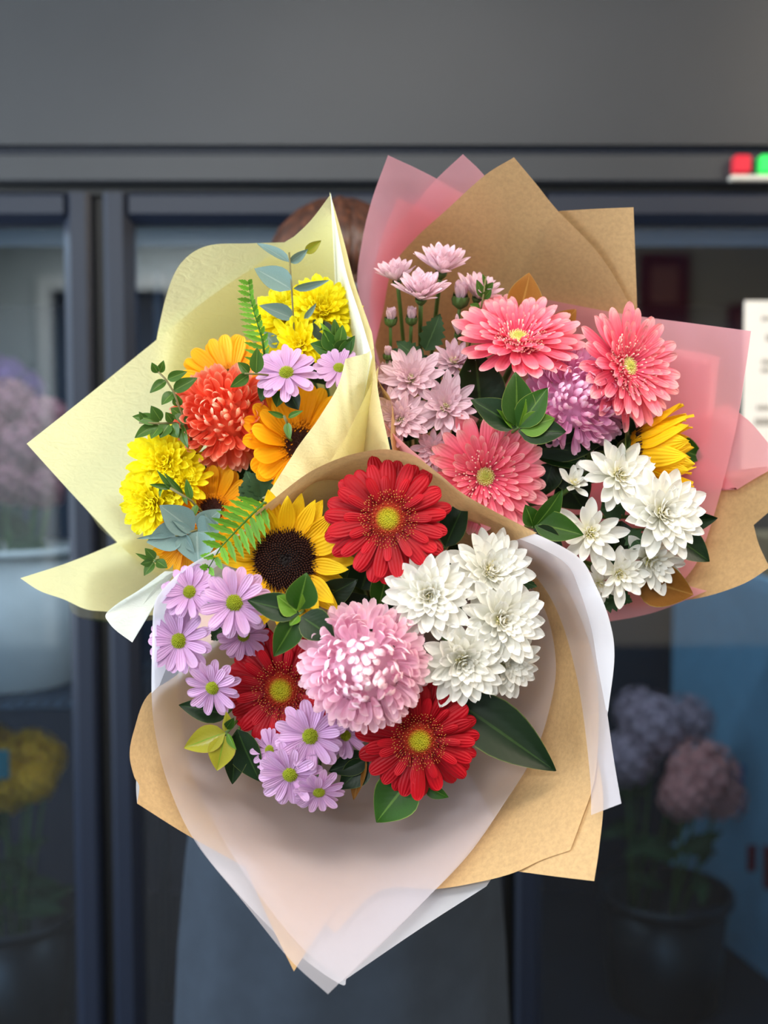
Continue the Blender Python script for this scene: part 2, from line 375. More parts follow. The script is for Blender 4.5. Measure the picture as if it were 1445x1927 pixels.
# paper notice taped on the right-hand glass
M_paper = plain('notice paper', (228, 224, 218), 0.8, noise=0.02); M_ink = plain('faded ink', (120, 112, 106), 0.8)
yn = YF + .022
nroot = empty('paper_notice', PY(1447, 905, yn)); tag(nroot, 'white paper notice with faint grey print on the cooler glass', 'notice')
def nm_box(xa, ya, xb, yb, off):
    a = PY(xa, yb, yn); b = PY(xb, ya, yn); m = MB(); m.box((a.x, yn - off, a.z), (b.x, yn - off + .0008, b.z)); return m
nm_box(1394, 566, 1540, 905, .001).build('paper_sheet', M_paper, nroot, Matrix.Translation(-nroot.location), False)
for xa, ya, xb, yb in ((1433,596,1462,604),(1441,630,1470,642),(1433,677,1462,686),(1432,693,1466,701),(1424,763,1452,772),(1420,787,1462,801)):
    x = xa
    while x < xb - 3:      # broken strokes, the print is out of focus and unreadable
        nm_box(x, ya, x + 4, yb, .0019).build('print_mark', M_ink, nroot, Matrix.Translation(-nroot.location), False); x += 6.5
# ------------------------------------------------------------------ flower building blocks
def prof_gerb(u):
    b = 0.34 + 0.66 * min(1, u / 0.62) ** 0.8
    return b * (math.sqrt(max(0, 1 - ((u - 0.70) / 0.30) ** 2.4)) if u > 0.70 else 1)
def prof_point(u): return (min(1, u / 0.35) ** 0.6 * 0.72 + 0.28) * (max(0, 1 - ((u - 0.35) / 0.65) ** 1.7) ** 0.85 if u > 0.35 else 1)
def prof_strap(u): return (0.45 + 0.55 * min(1, u / 0.5)) * (math.sqrt(max(0, 1 - ((u - 0.72) / 0.28) ** 2)) if u > 0.72 else 1)
def prof_mum(u): return (0.38 + 0.62 * min(1, u / 0.55)) * (max(0, 1 - ((u - 0.55) / 0.45) ** 2.2) ** 0.7 if u > 0.55 else 1)
def prof_leaf(u): return max(0, math.sin(PI * min(1, u ** 0.82))) ** 0.85 * (1 - 0.22 * u)
def prof_round(u): return math.sqrt(max(0, 1 - (2 * u - 1) ** 2)) ** 0.8
def prof_bract(u): return max(0, math.sin(PI * u ** 0.7)) ** 0.9
def blade(key, w, prof, mat, nu=7, nv=4, curl=0.0, cup=0.0, hook=0.0, wave=0.0, fold=0.0, notch=0.0, serr=0.0, ph=0.0):
    """a petal or leaf of length 1 along +X, face up +Z"""
    vs = []; t = []; s = []; fs = []
    for i in range(nu + 1):
        u = 1 - (1 - i / nu) ** 1.6
        u = min(1.0, u)
        hw = max(0.006, w * prof(u)) * (1 + (serr * (1 if i % 2 else -1) if serr and 0 < i < nu else 0))
        for j in range(nv + 1):
            v = -1 + 2 * j / nv
            x = u - (notch * (1 - abs(v)) if i == nu else 0) - 0.5 * curl * curl * u * u * u
            z = curl * u * u + cup * hw * v * v / max(w, 1e-6) + fold * hw * abs(v) + hook * max(0, u - 0.6) ** 2 * 6
            z += wave * math.sin(5 * u + ph + 2.1 * v) * u
            vs.append((x, v * hw * (1 - 0.35 * abs(cup) * abs(v) * 0), z)); t.append(u); s.append(v)
    q = nv + 1
    fs = [(i*q+j, (i+1)*q+j, (i+1)*q+j+1, i*q+j+1) for i in range(nu) for j in range(nv)]
    return mesh(key, vs, fs, mat, {'t': t, 's': s})
def variants(key, n, w, prof, mat, **kw):
    out = []
    for k in range(n):
        q = dict(kw)
        for a in ('curl', 'cup', 'hook'):
            if q.get(a): q[a] *= rnd.uniform(0.65, 1.35)
        q['ph'] = rnd.uniform(0, 6)
        out.append(blade(key, w * rnd.uniform(0.9, 1.1), prof, mat, **q))
    return out
def TR(ang, r0, z0, elev, roll, sx, sy=None, sz=None):
    sy = sx if sy is None else sy; sz = sx if sz is None else sz
    return (Matrix.Rotation(ang, 4, 'Z') @ Matrix.Translation((r0, 0, z0)) @ Matrix.Rotation(-elev, 4, 'Y')
            @ Matrix.Rotation(roll, 4, 'X') @ Matrix.Diagonal((sx, sy, sz, 1)))
rad = math.radians
def petal_row(root, meshes, n, L, r0, z0, elev, jit=0.08, ejit=6, off=0.0, name='petal', wsc=1.0, sag=None):
    for k in range(n):
        a = 2 * PI * (k + off) / n + rnd.uniform(-jit, jit)
        l = L * rnd.uniform(0.92, 1.06)
        link(name, rnd.choice(meshes), root, TR(a, r0, z0 + rnd.uniform(-.01, .01) * L, rad(elev + rnd.uniform(-ejit, ejit)), rnd.uniform(-.25, .25), l, l * wsc * rnd.uniform(.92, 1.08), l))
def sticks(items, n=4):
    m = MB()
    for pos, d, L, r0, r1 in items:
        d = d.normalized(); a = d.orthogonal().normalized(); b = d.cross(a); vs = []; ts = []
        for q, r, tt in ((pos, r0, 0.0), (pos + d * L, r1, 1.0)):
            for k in range(n):
                an = 2 * PI * k / n; vs.append(q + (a * math.cos(an) + b * math.sin(an)) * r); ts.append(tt)
        m.add(vs, [(k, (k+1) % n, n + (k+1) % n, n + k) for k in range(n)] + [tuple(range(n, 2*n))], ts)
    return m
def dome(root, name, R, h, mat, rings=7, segs=24, z0=0.0, dimple=0.0):
    m = MB(); prof = []
    for i in range(rings + 1):
        f = i / rings
        prof.append((R * f, z0 + h * (1 - f * f) - dimple * math.exp(-(f / 0.35) ** 2)))
    m.lathe([(max(r, 1e-5), z) for r, z in prof], segs); o = m.build(name, mat, root); return o
def calyx(root, R, depth, mat, name='calyx'):
    m = MB(); m.lathe([(R, 0), (R * 0.98, -depth * .35), (R * .6, -depth * .8), (R * .3, -depth)], 14); m.build(name, mat, root)
M_stem = plain('green stem', (74, 104, 44), 0.5, noise=0.12, nscale=60)
M_sepal = plain('green sepal', (70, 96, 44), 0.5, noise=0.1, nscale=80)
def frame(loc, n, spin=0.0):
    z = n.normalized(); x = RT - z * RT.dot(z); x.normalize(); y = z.cross(x)
    M = Matrix((x, y, z)).transposed().to_4x4(); M.translation = loc
    return M @ Matrix.Rotation(spin, 4, 'Z')
APEX = {'y': P(650, 965, 1.15), 'p': P(790, 965, 1.16), 'r': P(690, 1110, 1.14)}
HUB = {'y': P(430, 800, 0.95), 'p': P(1000, 760, 0.95), 'r': P(640, 1200, 0.88)}
def stem(root, M, back, bq, r=0.0022, name='stem', start=None):
    A = APEX[bq]; ax = (A - HUB[bq]).normalized(); inv = M.inverted()
    loc = M.translation; n = M.to_3x3() @ Vector((0, 0, 1)) if start is None else -FWD
    p0 = (start if start is not None else loc - n * back); off = Vector((rnd.uniform(-1, 1), rnd.uniform(-1, 1), rnd.uniform(-1, 1))) * 0.008
    p3 = A + off; p1 = p0 - n * 0.05 + FWD * 0.03; p2 = lerp(p0, p3, 0.65)
    pts = []
    for i in range(9):
        t = i / 8; pts.append(p0 * (1-t)**3 + p1 * 3*t*(1-t)**2 + p2 * 3*t*t*(1-t) + p3 * t**3)
    pts.append(p3 + ax * 0.03 + off * .5); pts.append(p3 + ax * 0.06 + off)
    m = MB(); m.tube([inv @ p for p in pts], r, 6); return m.build(name, M_stem, root)
def flower_root(name, x, y, d, nx, ny, spin=0.0):
    loc = P(x, y, d); n = RT * nx + UP * ny - FWD * math.sqrt(max(0.02, 1 - nx*nx - ny*ny))
    M = frame(loc, n, spin); return empty(name, M), M

# ---- petal materials and meshes
PM = {}
def setm(k, m, *a, **kw): PM[k] = variants(*a, m, **kw)
mt_red = petal_mat('red gerbera petal', [(0, (92, 2, 12)), (0.35, (152, 3, 19)), (1, (190, 5, 27))], 0.22, 0.5, 0.16, 0.35, 14)
mt_pink = petal_mat('pink gerbera petal', [(0, (232, 76, 112)), (0.5, (244, 100, 130)), (0.82, (248, 134, 152)), (1, (254, 190, 190))], 0.30, 0.55, 0.10, 0.3, 12)
mt_orange = petal_mat('golden gerbera petal', [(0, (244, 146, 6)), (0.4, (254, 172, 10)), (1, (255, 190, 30))], 0.3, 0.5, 0.10, 0.35, 14)
mt_sun = petal_mat('sunflower petal', [(0, (222, 150, 6)), (0.3, (244, 190, 10)), (1, (254, 212, 30))], 0.32, 0.55, 0.10, 0.4, 18)
mt_white = petal_mat('white mum petal', [(0, (236, 232, 196)), (0.3, (247, 245, 233)), (1, (251, 250, 246))], 0.3, 0.55, 0.05, 0.2, 8)
mt_yellow = petal_mat('lemon mum petal', [(0, (250, 224, 8)), (0.4, (255, 236, 10)), (1, (255, 244, 50))], 0.32, 0.5, 0.06, 0.25, 8)
mt_lilac = petal_mat('lilac daisy petal', [(0, (198, 152, 196)), (0.4, (208, 160, 206)), (1, (218, 178, 216))], 0.28, 0.5, 0.08, 0.35, 12)
mt_pale = petal_mat('pale pink mum petal', [(0, (226, 208, 190)), (0.3, (234, 204, 214)), (1, (240, 206, 218))], 0.3, 0.5, 0.06, 0.3, 10)
mt_pom = petal_mat('pink pompon petal', [(0, (248, 198, 220)), (0.4, (250, 204, 224)), (0.75, (252, 214, 228)), (1, (255, 228, 234))], 0.25, 0.5, 0.07, 0.15, 6)
mt_pom2 = petal_mat('orchid pompon petal', [(0, (246, 174, 216)), (0.4, (248, 180, 220)), (0.75, (250, 192, 224)), (1, (253, 212, 228))], 0.25, 0.5, 0.07, 0.15, 6)
mt_coral = petal_mat('coral pompon petal', [(0, (246, 92, 60)), (0.45, (250, 116, 84)), (0.75, (253, 142, 112)), (1, (255, 206, 176))], 0.22, 0.45, 0.08, 0.3, 6)
setm('red', mt_red, 'red_petal', 5, 0.135, prof_gerb, nu=10, curl=-0.10, cup=-0.03, wave=0.012, notch=0.03)
setm('pink', mt_pink, 'pink_petal', 5, 0.125, prof_gerb, nu=10, curl=-0.05, cup=0.035, wave=0.012, hook=0.05)
setm('orange', mt_orange, 'golden_petal', 5, 0.14, prof_gerb, nu=10, curl=0.08, cup=0.03, wave=0.012, notch=0.02)
setm('sun', mt_sun, 'ray_petal', 6, 0.17, prof_point, nu=10, curl=0.10, cup=0.05, wave=0.03)
setm('white', mt_white, 'white_petal', 5, 0.18, prof_mum, nu=8, curl=0.13, cup=0.10, wave=0.02)
setm('yellow', mt_yellow, 'lemon_petal', 5, 0.14, prof_strap, nu=7, curl=0.16, cup=0.08, wave=0.04)
setm('lilac', mt_lilac, 'lilac_petal', 5, 0.20, prof_strap, nu=8, curl=-0.06, cup=0.03, wave=0.02, notch=0.02)
setm('pale', mt_pale, 'pale_petal', 5, 0.165, prof_mum, nu=8, curl=0.08, cup=0.06, wave=0.015)
setm('pom', mt_pom, 'pompon_petal', 5, 0.17, prof_strap, nu=6, curl=0.42, cup=0.12, hook=0.25)
setm('pom2', mt_pom2, 'pompon_petal', 5, 0.16, prof_strap, nu=6, curl=0.40, cup=0.12, hook=0.25)
setm('coral', mt_coral, 'coral_petal', 5, 0.16, prof_mum, nu=6, curl=0.20, cup=0.13, hook=0.22)
def attr_mat(name, stops, rough=0.6, bump=0.0, bscale=400):
    m, nt, out = newmat(name); at = N(nt, 'Attribute', attribute_name='t')
    b = N(nt, 'BsdfPrincipled', i_Roughness=rough); b.inputs['Specular IOR Level'].default_value = 0.2
    nt.links.new(ramp(nt, at.outputs['Fac'], [(p, lin(c)) for p, c in stops]), b.inputs['Base Color'])
    if bump:
        tc = N(nt, 'TexCoord'); v = N(nt, 'TexVoronoi', i_Scale=bscale); nt.links.new(tc.outputs['Object'], v.inputs['Vector'])
        bp = N(nt, 'Bump', i_Strength=bump, i_Distance=0.002); bp.invert = True
        nt.links.new(v.outputs['Distance'], bp.inputs['Height']); nt.links.new(bp.outputs[0], b.inputs['Normal'])
    nt.links.new(b.outputs[0], out.inputs[0]); return m
mt_disc_red = attr_mat('red gerbera eye', [(0, (150, 150, 24)), (0.30, (168, 150, 24)), (0.55, (150, 40, 14)), (1, (110, 6, 12))], bump=0.8, bscale=700)
mt_disc_pink = attr_mat('pink gerbera eye', [(0, (168, 176, 70)), (0.55, (196, 194, 96)), (1, (232, 160, 130))], bump=0.8, bscale=700)
mt_disc_org = attr_mat('golden gerbera eye', [(0, (34, 14, 12)), (0.7, (52, 20, 14)), (1, (150, 80, 10))], bump=0.8, bscale=700)
mt_disc_sun = attr_mat('sunflower eye', [(0, (16, 10, 10)), (0.5, (26, 12, 12)), (1, (44, 18, 14))], bump=0.9, bscale=500)
mt_disc_daisy = attr_mat('daisy eye', [(0, (128, 138, 22)), (0.6, (122, 134, 20)), (1, (150, 156, 50))], bump=0.9, bscale=600)
mt_fl_red = attr_mat('red floret', [(0, (110, 4, 10)), (0.82, (150, 8, 14)), (0.93, (190, 110, 40)), (1, (214, 176, 90))])
mt_fl_yel = attr_mat('yellow floret', [(0, (120, 90, 14)), (0.5, (158, 148, 24)), (1, (186, 176, 40))])
mt_fl_pink = attr_mat('pink floret', [(0, (228, 80, 110)), (0.7, (244, 150, 160)), (1, (252, 206, 190))])
mt_fl_org = attr_mat('golden floret', [(0, (120, 50, 8)), (1, (236, 150, 16))])
mt_fl_sun = attr_mat('sunflower floret', [(0, (20, 8, 10)), (0.7, (52, 22, 18)), (1, (84, 46, 26))])
mt_fl_pale = attr_mat('cream floret', [(0, (200, 196, 90)), (0.6, (226, 220, 140)), (1, (240, 226, 190))])
mt_fl_green = attr_mat('daisy floret', [(0, (96, 112, 16)), (1, (168, 172, 44))])
def ring_florets(root, items, mat, name='florets'):
    o = sticks(items).build(name, mat, root); o['kind'] = 'stuff'; return o
def gerbera(root, M, R, kind, bq):
    R *= 1.06
    pm = PM[kind]
    if kind == 'pink':
        petal_row(root, pm, 23, R * 0.88, R * .14, -R * .05, 6, ejit=6)
        petal_row(root, pm, 21, R * 0.80, R * .13, 0, 15, off=.5, ejit=6)
        petal_row(root, pm, 22, R * 0.60, R * .13, R * .02, 25, ejit=8, wsc=.9)
        petal_row(root, pm, 26, R * 0.44, R * .14, R * .04, 34, ejit=12, wsc=.7, name='inner_petal')
        petal_row(root, pm, 24, R * 0.30, R * .14, R * .05, 46, ejit=12, wsc=.7, name='inner_petal')
        it = []
        for k in range(230):
            a = k * GOLD; f = (k / 230) ** .5; r = R * lerp(.14, .40, f); el = rad(lerp(80, 46, f) + rnd.uniform(-10, 10))
            it.append((Vector((math.cos(a)*r, math.sin(a)*r, R*.03)), Vector((math.cos(a)*math.cos(el), math.sin(a)*math.cos(el), math.sin(el))), R * rnd.uniform(.10, .17), R*.011, R*.014))
        ring_florets(root, it, mt_fl_pink, 'ring_florets'); dome(root, 'eye', R * .17, R * .07, mt_disc_pink, z0=R*.03)
        it = [(Vector((math.cos(k*GOLD)*R*.155*(k/70)**.5, math.sin(k*GOLD)*R*.155*(k/70)**.5, R*.06)), Vector((0, 0, 1)), R*.03, R*.010, R*.006) for k in range(20, 70)]
        ring_florets(root, it, mt_fl_pale, 'eye_florets')
    elif kind == 'red':
        petal_row(root, pm, 19, R * .84, R * .18, -R * .05, 2, ejit=5, wsc=1.25)
        petal_row(root, pm, 17, R * .78, R * .18, 0, 10, off=.5, ejit=6, wsc=1.2)
        petal_row(root, pm, 12, R * .52, R * .2, R * .02, 17, ejit=6, wsc=1.1, jit=.15)
        it = []
        for k in range(210):
            a = k * GOLD; f = (k / 210) ** .5; r = R * lerp(.17, .40, f); el = rad(lerp(80, 38, f) + rnd.uniform(-12, 12))
            it.append((Vector((math.cos(a)*r, math.sin(a)*r, R*.02)), Vector((math.cos(a)*math.cos(el), math.sin(a)*math.cos(el), math.sin(el))), R * rnd.uniform(.07, .13), R*.008, R*.006))
        ring_florets(root, it, mt_fl_red, 'ring_florets'); dome(root, 'eye', R * .38, R * .09, mt_disc_red, z0=R*.0)
        it = [(Vector((math.cos(k*GOLD)*R*.15*(k/70)**.5, math.sin(k*GOLD)*R*.15*(k/70)**.5, R*.07)), Vector((math.cos(k*GOLD)*.3, math.sin(k*GOLD)*.3, 1)), R*.03, R*.011, R*.007) for k in range(70)]
        ring_florets(root, it, mt_fl_yel, 'eye_florets')
    else:
        petal_row(root, pm, 19, R * .80, R * .22, -R * .04, 12, ejit=5, wsc=1.3)
        petal_row(root, pm, 16, R * .76, R * .22, 0, 20, off=.5, ejit=7, wsc=1.25)
        it = []
        for k in range(160):
            a = k * GOLD; f = (k / 160) ** .5; r = R * lerp(.18, .36, f); el = rad(lerp(85, 45, f) + rnd.uniform(-10, 10))
            it.append((Vector((math.cos(a)*r, math.sin(a)*r, R*.03)), Vector((math.cos(a)*math.cos(el), math.sin(a)*math.cos(el), math.sin(el))), R * rnd.uniform(.06, .10), R*.010, R*.008))
        ring_florets(root, it, mt_fl_org, 'ring_florets'); dome(root, 'eye', R * .34, R * .09, mt_disc_org, z0=0)
    calyx(root, R * .2, R * .25, M_sepal); stem(root, M, R * .22, bq, .0030)
def sunflower(root, M, R, kind, bq, disc=.46, cup=0):
    pm = PM['sun']
    petal_row(root, pm, 17, R * .66, R * disc * .85, -R * .06, 6 + cup, ejit=9, jit=.12, wsc=1.45)
    petal_row(root, pm, 14, R * .60, R * disc * .85, 0, 16 + cup, off=.5, ejit=12, jit=.15, wsc=1.4)
    dome(root, 'eye', R * disc, R * .10, mt_disc_sun, z0=0, dimple=R * .05); it = []
    for k in range(520):
        a = k * GOLD; f = ((k + 20) / 540) ** .5; r = R * disc * f * 1.02
        z = R * .10 * (1 - f * f) - R * .05 * math.exp(-(f / .35) ** 2)
        it.append((Vector((math.cos(a)*r, math.sin(a)*r, z - R*.005)), Vector((math.cos(a)*f*.7, math.sin(a)*f*.7, 1)), R * (.03 + .045 * f) * rnd.uniform(.8, 1.2), R*.012, R*.006))
    ring_florets(root, it, mt_fl_sun, 'eye_florets')
    for k in range(12): link('bract', BR, root, TR(2*PI*k/12, R*disc*.4, -R*.10, rad(-4), 0, R*.55))
    calyx(root, R * disc * .8, R * .25, M_sepal); stem(root, M, R * .22, bq, .0042)
def mum(root, M, R, kind, bq, n=76, e_out=4, e_in=74, l_in=.26, wsc=1.0, eye=True):
    pm = PM[kind]; R *= {'white': 1.14, 'pale': 1.2, 'yellow': 1.05}[kind]
    for i in range(n):
        f = (i + .5) / n; a = i * GOLD + rnd.uniform(-.16, .16)
        el = lerp(e_in, e_out, f ** .75) + rnd.uniform(-7, 7); L = R * lerp(l_in, .94, f ** .8) * rnd.uniform(.92, 1.06)
        link('petal', rnd.choice(pm), root, TR(a, R * .10 * f + R*.02, R * .20 * (1 - f), rad(el), rnd.uniform(-.3, .3), L, L * wsc * lerp(1.15, 1.0, f), L))
    if eye:
        it = []
        for k in range(34):
            a = k * GOLD; r = R * .12 * (k / 34) ** .5
            it.append((Vector((math.cos(a)*r, math.sin(a)*r, R*.16)), Vector((math.cos(a)*r/R*4, math.sin(a)*r/R*4, 1)), R*.20*rnd.uniform(.75, 1.1), R*.026, R*.020))
        ring_florets(root, it, mt_fl_pale if kind != 'yellow' else mt_fl_yel2, 'eye_florets')
    calyx(root, R * .18, R * .22, M_sepal); stem(root, M, R * .18, bq, .0020)
mt_fl_yel2 = attr_mat('lemon floret', [(0, (226, 190, 10)), (1, (252, 232, 60))])
def daisy(root, M, R, kind, bq, eyer=.225):
    R *= 1.07
    pm = PM['lilac']
    petal_row(root, pm, 12, R * .82, R * .17, -R * .02, 2, ejit=6, jit=.10, wsc=.95)
    petal_row(root, pm, 11, R * .74, R * .17, R * .02, 12, off=.5, ejit=9, jit=.12, wsc=.9)
    dome(root, 'eye', R * eyer, R * .12, mt_disc_daisy, z0=R*.02)
    it = []
    for k in range(90):
        a = k * GOLD; f = (k / 90) ** .5; r = R * eyer * f
        it.append((Vector((math.cos(a)*r, math.sin(a)*r, R*(.02 + .12*(1-f*f)) - R*.01)), Vector((math.cos(a)*f*.6, math.sin(a)*f*.6, 1)), R*.04, R*.020, R*.010))
    ring_florets(root, it, mt_fl_green, 'eye_florets')
    calyx(root, R * .2, R * .2, M_sepal); stem(root, M, R * .16, bq, .0016)
def pompon(root, M, R, kind, bq, n=250, tmax=112, plen=.50, wsc=1.0):
    pm = PM[kind]
    for i in range(n):
        f = (i + .5) / n; a = i * GOLD + rnd.uniform(-.2, .2)
        th = math.acos(1 - f * (1 - math.cos(rad(tmax)))) ; th2 = th + rnd.uniform(-.05, .05)
        d = Vector((math.sin(th2)*math.cos(a), math.sin(th2)*math.sin(a), math.cos(th2)))
        dz = Vector((-math.cos(th2)*math.cos(a), -math.cos(th2)*math.sin(a), math.sin(th2)))     # towards the crown
        # lean the petal outwards from the crown a little, its hollow side to the crown
        lean = rad(lerp(6, 22, f) + rnd.uniform(-13, 13)); X = (d * math.cos(lean) - dz * math.sin(lean)).normalized(); Z = (dz * math.cos(lean) + d * math.sin(lean)).normalized(); Y = Z.cross(X)
        L = R * plen * lerp(.84, 1.04, f ** .5) * rnd.uniform(.92, 1.08)
        Mx = Matrix((X, Y, Z)).transposed().to_4x4() @ Matrix.Rotation(rnd.uniform(-.5, .5), 4, 'X') @ Matrix.Diagonal((L, L * wsc * rnd.uniform(.85, 1.2), L, 1)); Mx.translation = d * R * lerp(1.08 - plen, 1.02 - plen, f)
        link('petal', rnd.choice(pm), root, Mx)
    m = MB(); m.lathe([(1e-4, R*.6), (R*.4, R*.48), (R*.58, R*.15), (R*.55, -R*.2), (R*.2, -R*.45)], 18)
    m.build('core', PM[kind][0].materials[0], root); calyx(root, R * .3, R * .2, M_sepal)
    stem(root, M, R * .4, bq, .0032)
def bud(root, M, R, kind, bq):
    pm = PM[kind]
    for k in range(12): link('petal', rnd.choice(pm), root, TR(k*GOLD, R*.18, 0, rad(80 - k*.6), 0, R*1.5*rnd.uniform(.9, 1.05), R*2.4, R*1.0))
    m = MB(); m.lathe([(R*.55, R*.45), (R*.66, R*.2), (R*.58, -R*.2), (R*.2, -R*.5)], 12); m.build('calyx', M_sepal, root)
    for k in range(8): link('sepal', BR, root, TR(2*PI*k/8, R*.6, -R*.1, rad(78), 0, R*.7))
    stem(root, M, R * .4, bq, .0016)
# ---- leaves
LM = {
 'dark': leaf_mat('dark glossy leaf', (15, 38, 11), (44, 70, 28), (104, 118, 54), 0.42),
 'mid': leaf_mat('green glossy leaf', (38, 74, 14), (80, 114, 40), (130, 148, 66), 0.42, 0.2),
 'light': leaf_mat('fresh green leaf', (92, 134, 34), (132, 166, 70), (170, 186, 90), 0.42, 0.3),
 'olive': leaf_mat('olive yellow young leaf', (150, 146, 44), (120, 150, 40), (150, 120, 60), 0.25, 0.3),
 'brown': leaf_mat('rust brown leaf underside', (128, 82, 26), (150, 110, 50), (150, 130, 70), 0.6, 0.1, spec=0.2),
 'euc': leaf_mat('blue grey eucalyptus leaf', (106, 130, 126), (130, 150, 144), (106, 126, 122), 0.55, 0.15, spec=0.25),
 'box': leaf_mat('boxwood leaf', (64, 98, 34), (110, 138, 60), (90, 122, 50), 0.35, 0.2),
 'fern': leaf_mat('fern pinna', (98, 152, 44), (70, 120, 36), (110, 164, 60), 0.45, 0.3),
 'mumleaf': leaf_mat('soft mum leaf', (44, 70, 40), (72, 100, 60), (50, 76, 44), 0.55, 0.15, spec=0.2),
}
BR = blade('bract', 0.22, prof_bract, M_sepal, nu=6, nv=2, curl=0.1)
LV = {}
for k, mt in LM.items():
    if k == 'fern': LV[k] = variants('fern_pinna', 3, 0.18, prof_leaf, mt, nu=10, nv=2, curl=0.15, fold=0.3, serr=0.16)
    elif k == 'mumleaf': LV[k] = variants('mum_leaf', 3, 0.3, prof_leaf, mt, nu=14, nv=4, curl=-0.2, fold=0.3, serr=0.18, wave=.03)
    elif k == 'euc': LV[k] = variants('euc_leaf', 4, 0.5, prof_bract, mt, nu=10, nv=4, curl=-0.12, cup=0.15, wave=0.02)
    else: LV[k] = variants(k + '_leaf', 4, 0.5, prof_leaf, mt, nu=12, nv=4, curl=-0.14, fold=0.25, wave=0.02)
def put_leaf(root, M, kind, A, B, wpx, roll=0.0, name='leaf', me=None):
    """A, B = (pixel x, pixel y, distance) of the leaf's base and tip"""
    a = P(*A); b = P(*B); X = b - a; L = X.length; X.normalize()
    Z = -FWD - X * (-FWD).dot(X); Z.normalize(); Z = Matrix.Rotation(roll, 3, X) @ Z; Y = Z.cross(X)
    wm = 1.1 * wpx / F * (A[2] + B[2]) / 2
    Mx = Matrix((X, Y, Z)).transposed().to_4x4() @ Matrix.Diagonal((L, wm / 0.92 * {'fern': 2.7, 'mumleaf': 1.6}.get(kind, 1.0), (L + wm) / 2, 1)); Mx.translation = a
    return link(name, me or rnd.choice(LV[kind]), root, M.inverted() @ Mx)
def sprig(name, label, cat, bq, base, leaves, group=None, stem_r=.0014, stem_pts=None, to_apex=True):
    """leaves: (kind, ax, ay, bx, by, width, roll[, dA, dB]) around the pixel point base = (x, y, d)"""
    M = Matrix.Translation(P(*base)); r = empty(name, M); tag(r, label, cat, group)
    d = base[2]
    for lf in leaves:
        k, ax, ay, bx, by, w = lf[:6]; roll = lf[6] if len(lf) > 6 else rnd.uniform(-.4, .4)
        dA = lf[7] if len(lf) > 7 else d; dB = lf[8] if len(lf) > 8 else d - .006
        put_leaf(r, M, k, (ax, ay, dA), (bx, by, dB), w, roll)
    if stem_pts:
        m = MB(); m.tube([M.inverted() @ P(*p) for p in stem_pts], stem_r, 6); m.build('twig', M_twig, r)
    if to_apex: stem(r, M, 0.0, bq, stem_r, start=P(*(stem_pts[0] if stem_pts else base)))
    return r
M_twig = plain('brown green twig', (104, 96, 52), 0.6)
# ------------------------------------------------------------------ wrapping paper
S_yellow = sheet_mat('lemon mulberry paper', (246, 240, 186), 0.48, 0.0, 0.7, 0.15, fibre=0.38, fscale=70)
S_white = sheet_mat('white back of lemon paper', (240, 244, 236), 0.35, 0.0, 0.7, 0.15, fibre=0.35, fscale=70)
S_kraft = sheet_mat('kraft paper', (206, 170, 122), 0.25, 0.0, 0.65, 0.2, fibre=0.08, fscale=30, speck=0.18)
S_frost = sheet_mat('frosted white film', (232, 228, 236), 0.42, 0.62, 0.5, 0.3, tint=(245, 240, 240))
S_pink = sheet_mat('rose film', (255, 188, 200), 0.50, 0.24, 0.35, 0.4, tint=(252, 206, 210), coat=0.3)
S_hem = sheet_mat('doubled frosted film', (236, 238, 246), 0.45, 0.22, 0.5, 0.3)
S_clear = glass_mat('clear cellophane', (0.93, 0.95, 0.97, 1), 0.06, 0.12)
# every wrap is a set of sheets nested in one bowl: distance falls from the bound neck (g = 0) to the rim
BOWL = {  # apex pixel, apex distance, depth of the bowl, {direction in degrees: radius in pixels where the bowl is full}
 'y': ((650, 965), 1.15, .215, {0: 300, 60: 420, 90: 560, 135: 570, 180: 560, 200: 560, 240: 460, 300: 300}),
 'p': ((790, 965), 1.16, .225, {0: 640, 45: 660, 90: 640, 115: 560, 150: 380, 180: 300, 270: 300, 315: 400, 340: 560}),
 'r': ((690, 1110), 1.14, .285, {0: 410, 18: 325, 45: 250, 90: 252, 135: 236, 150: 245, 165: 290, 176: 350, 192: 412, 225: 520, 270: 580, 315: 520, 345: 450}),
}
def bowl_z(bq, x, y, layer=0.0, p=1.8):
    (ax, ay), az, D, tab = BOWL[bq]; dx, dy = x - ax, ay - y; rho = math.hypot(dx, dy); th = math.degrees(math.atan2(dy, dx)) % 360
    ks = sorted(tab); ks2 = ks + [ks[0] + 360]; R0 = tab[ks[0]]
    for a, b in zip(ks2, ks2[1:]):
        if a <= th < b or (b > 360 and th + 360 < b and th + 360 >= a):
            f = ((th if th >= a else th + 360) - a) / (b - a); f = f * f * (3 - 2 * f); R0 = lerp(tab[a], tab[b % 360], f)
    g = math.tanh((rho / R0) ** p) / math.tanh(1.0)
    return az - D * g - layer * .001 * min(1.0, g * 1.3)
def rim_curve(rim, step=9):
    """corner points (flag 'c') stay sharp, the others are passed in a smooth curve; pixel space"""
    pts = [(Vector((r[0], r[1], 0)), r[2] if len(r) > 2 else '') for r in rim]; out = []; n = len(pts)
    for i in range(n - 1):
        a, b = pts[i], pts[i + 1]
        p0 = pts[i - 1][0] if i > 0 and a[1] != 'c' else a[0] * 2 - b[0]
        p3 = pts[i + 2][0] if i + 2 < n and b[1] != 'c' else b[0] * 2 - a[0]
        for j in range(step):
            t = j / step
            out.append(0.5 * ((2*a[0]) + (-p0 + b[0]) * t + (2*p0 - 5*a[0] + 4*b[0] - p3) * t*t + (-p0 + 3*a[0] - 3*b[0] + p3) * t*t*t))
    out.append(pts[-1][0])
    return out
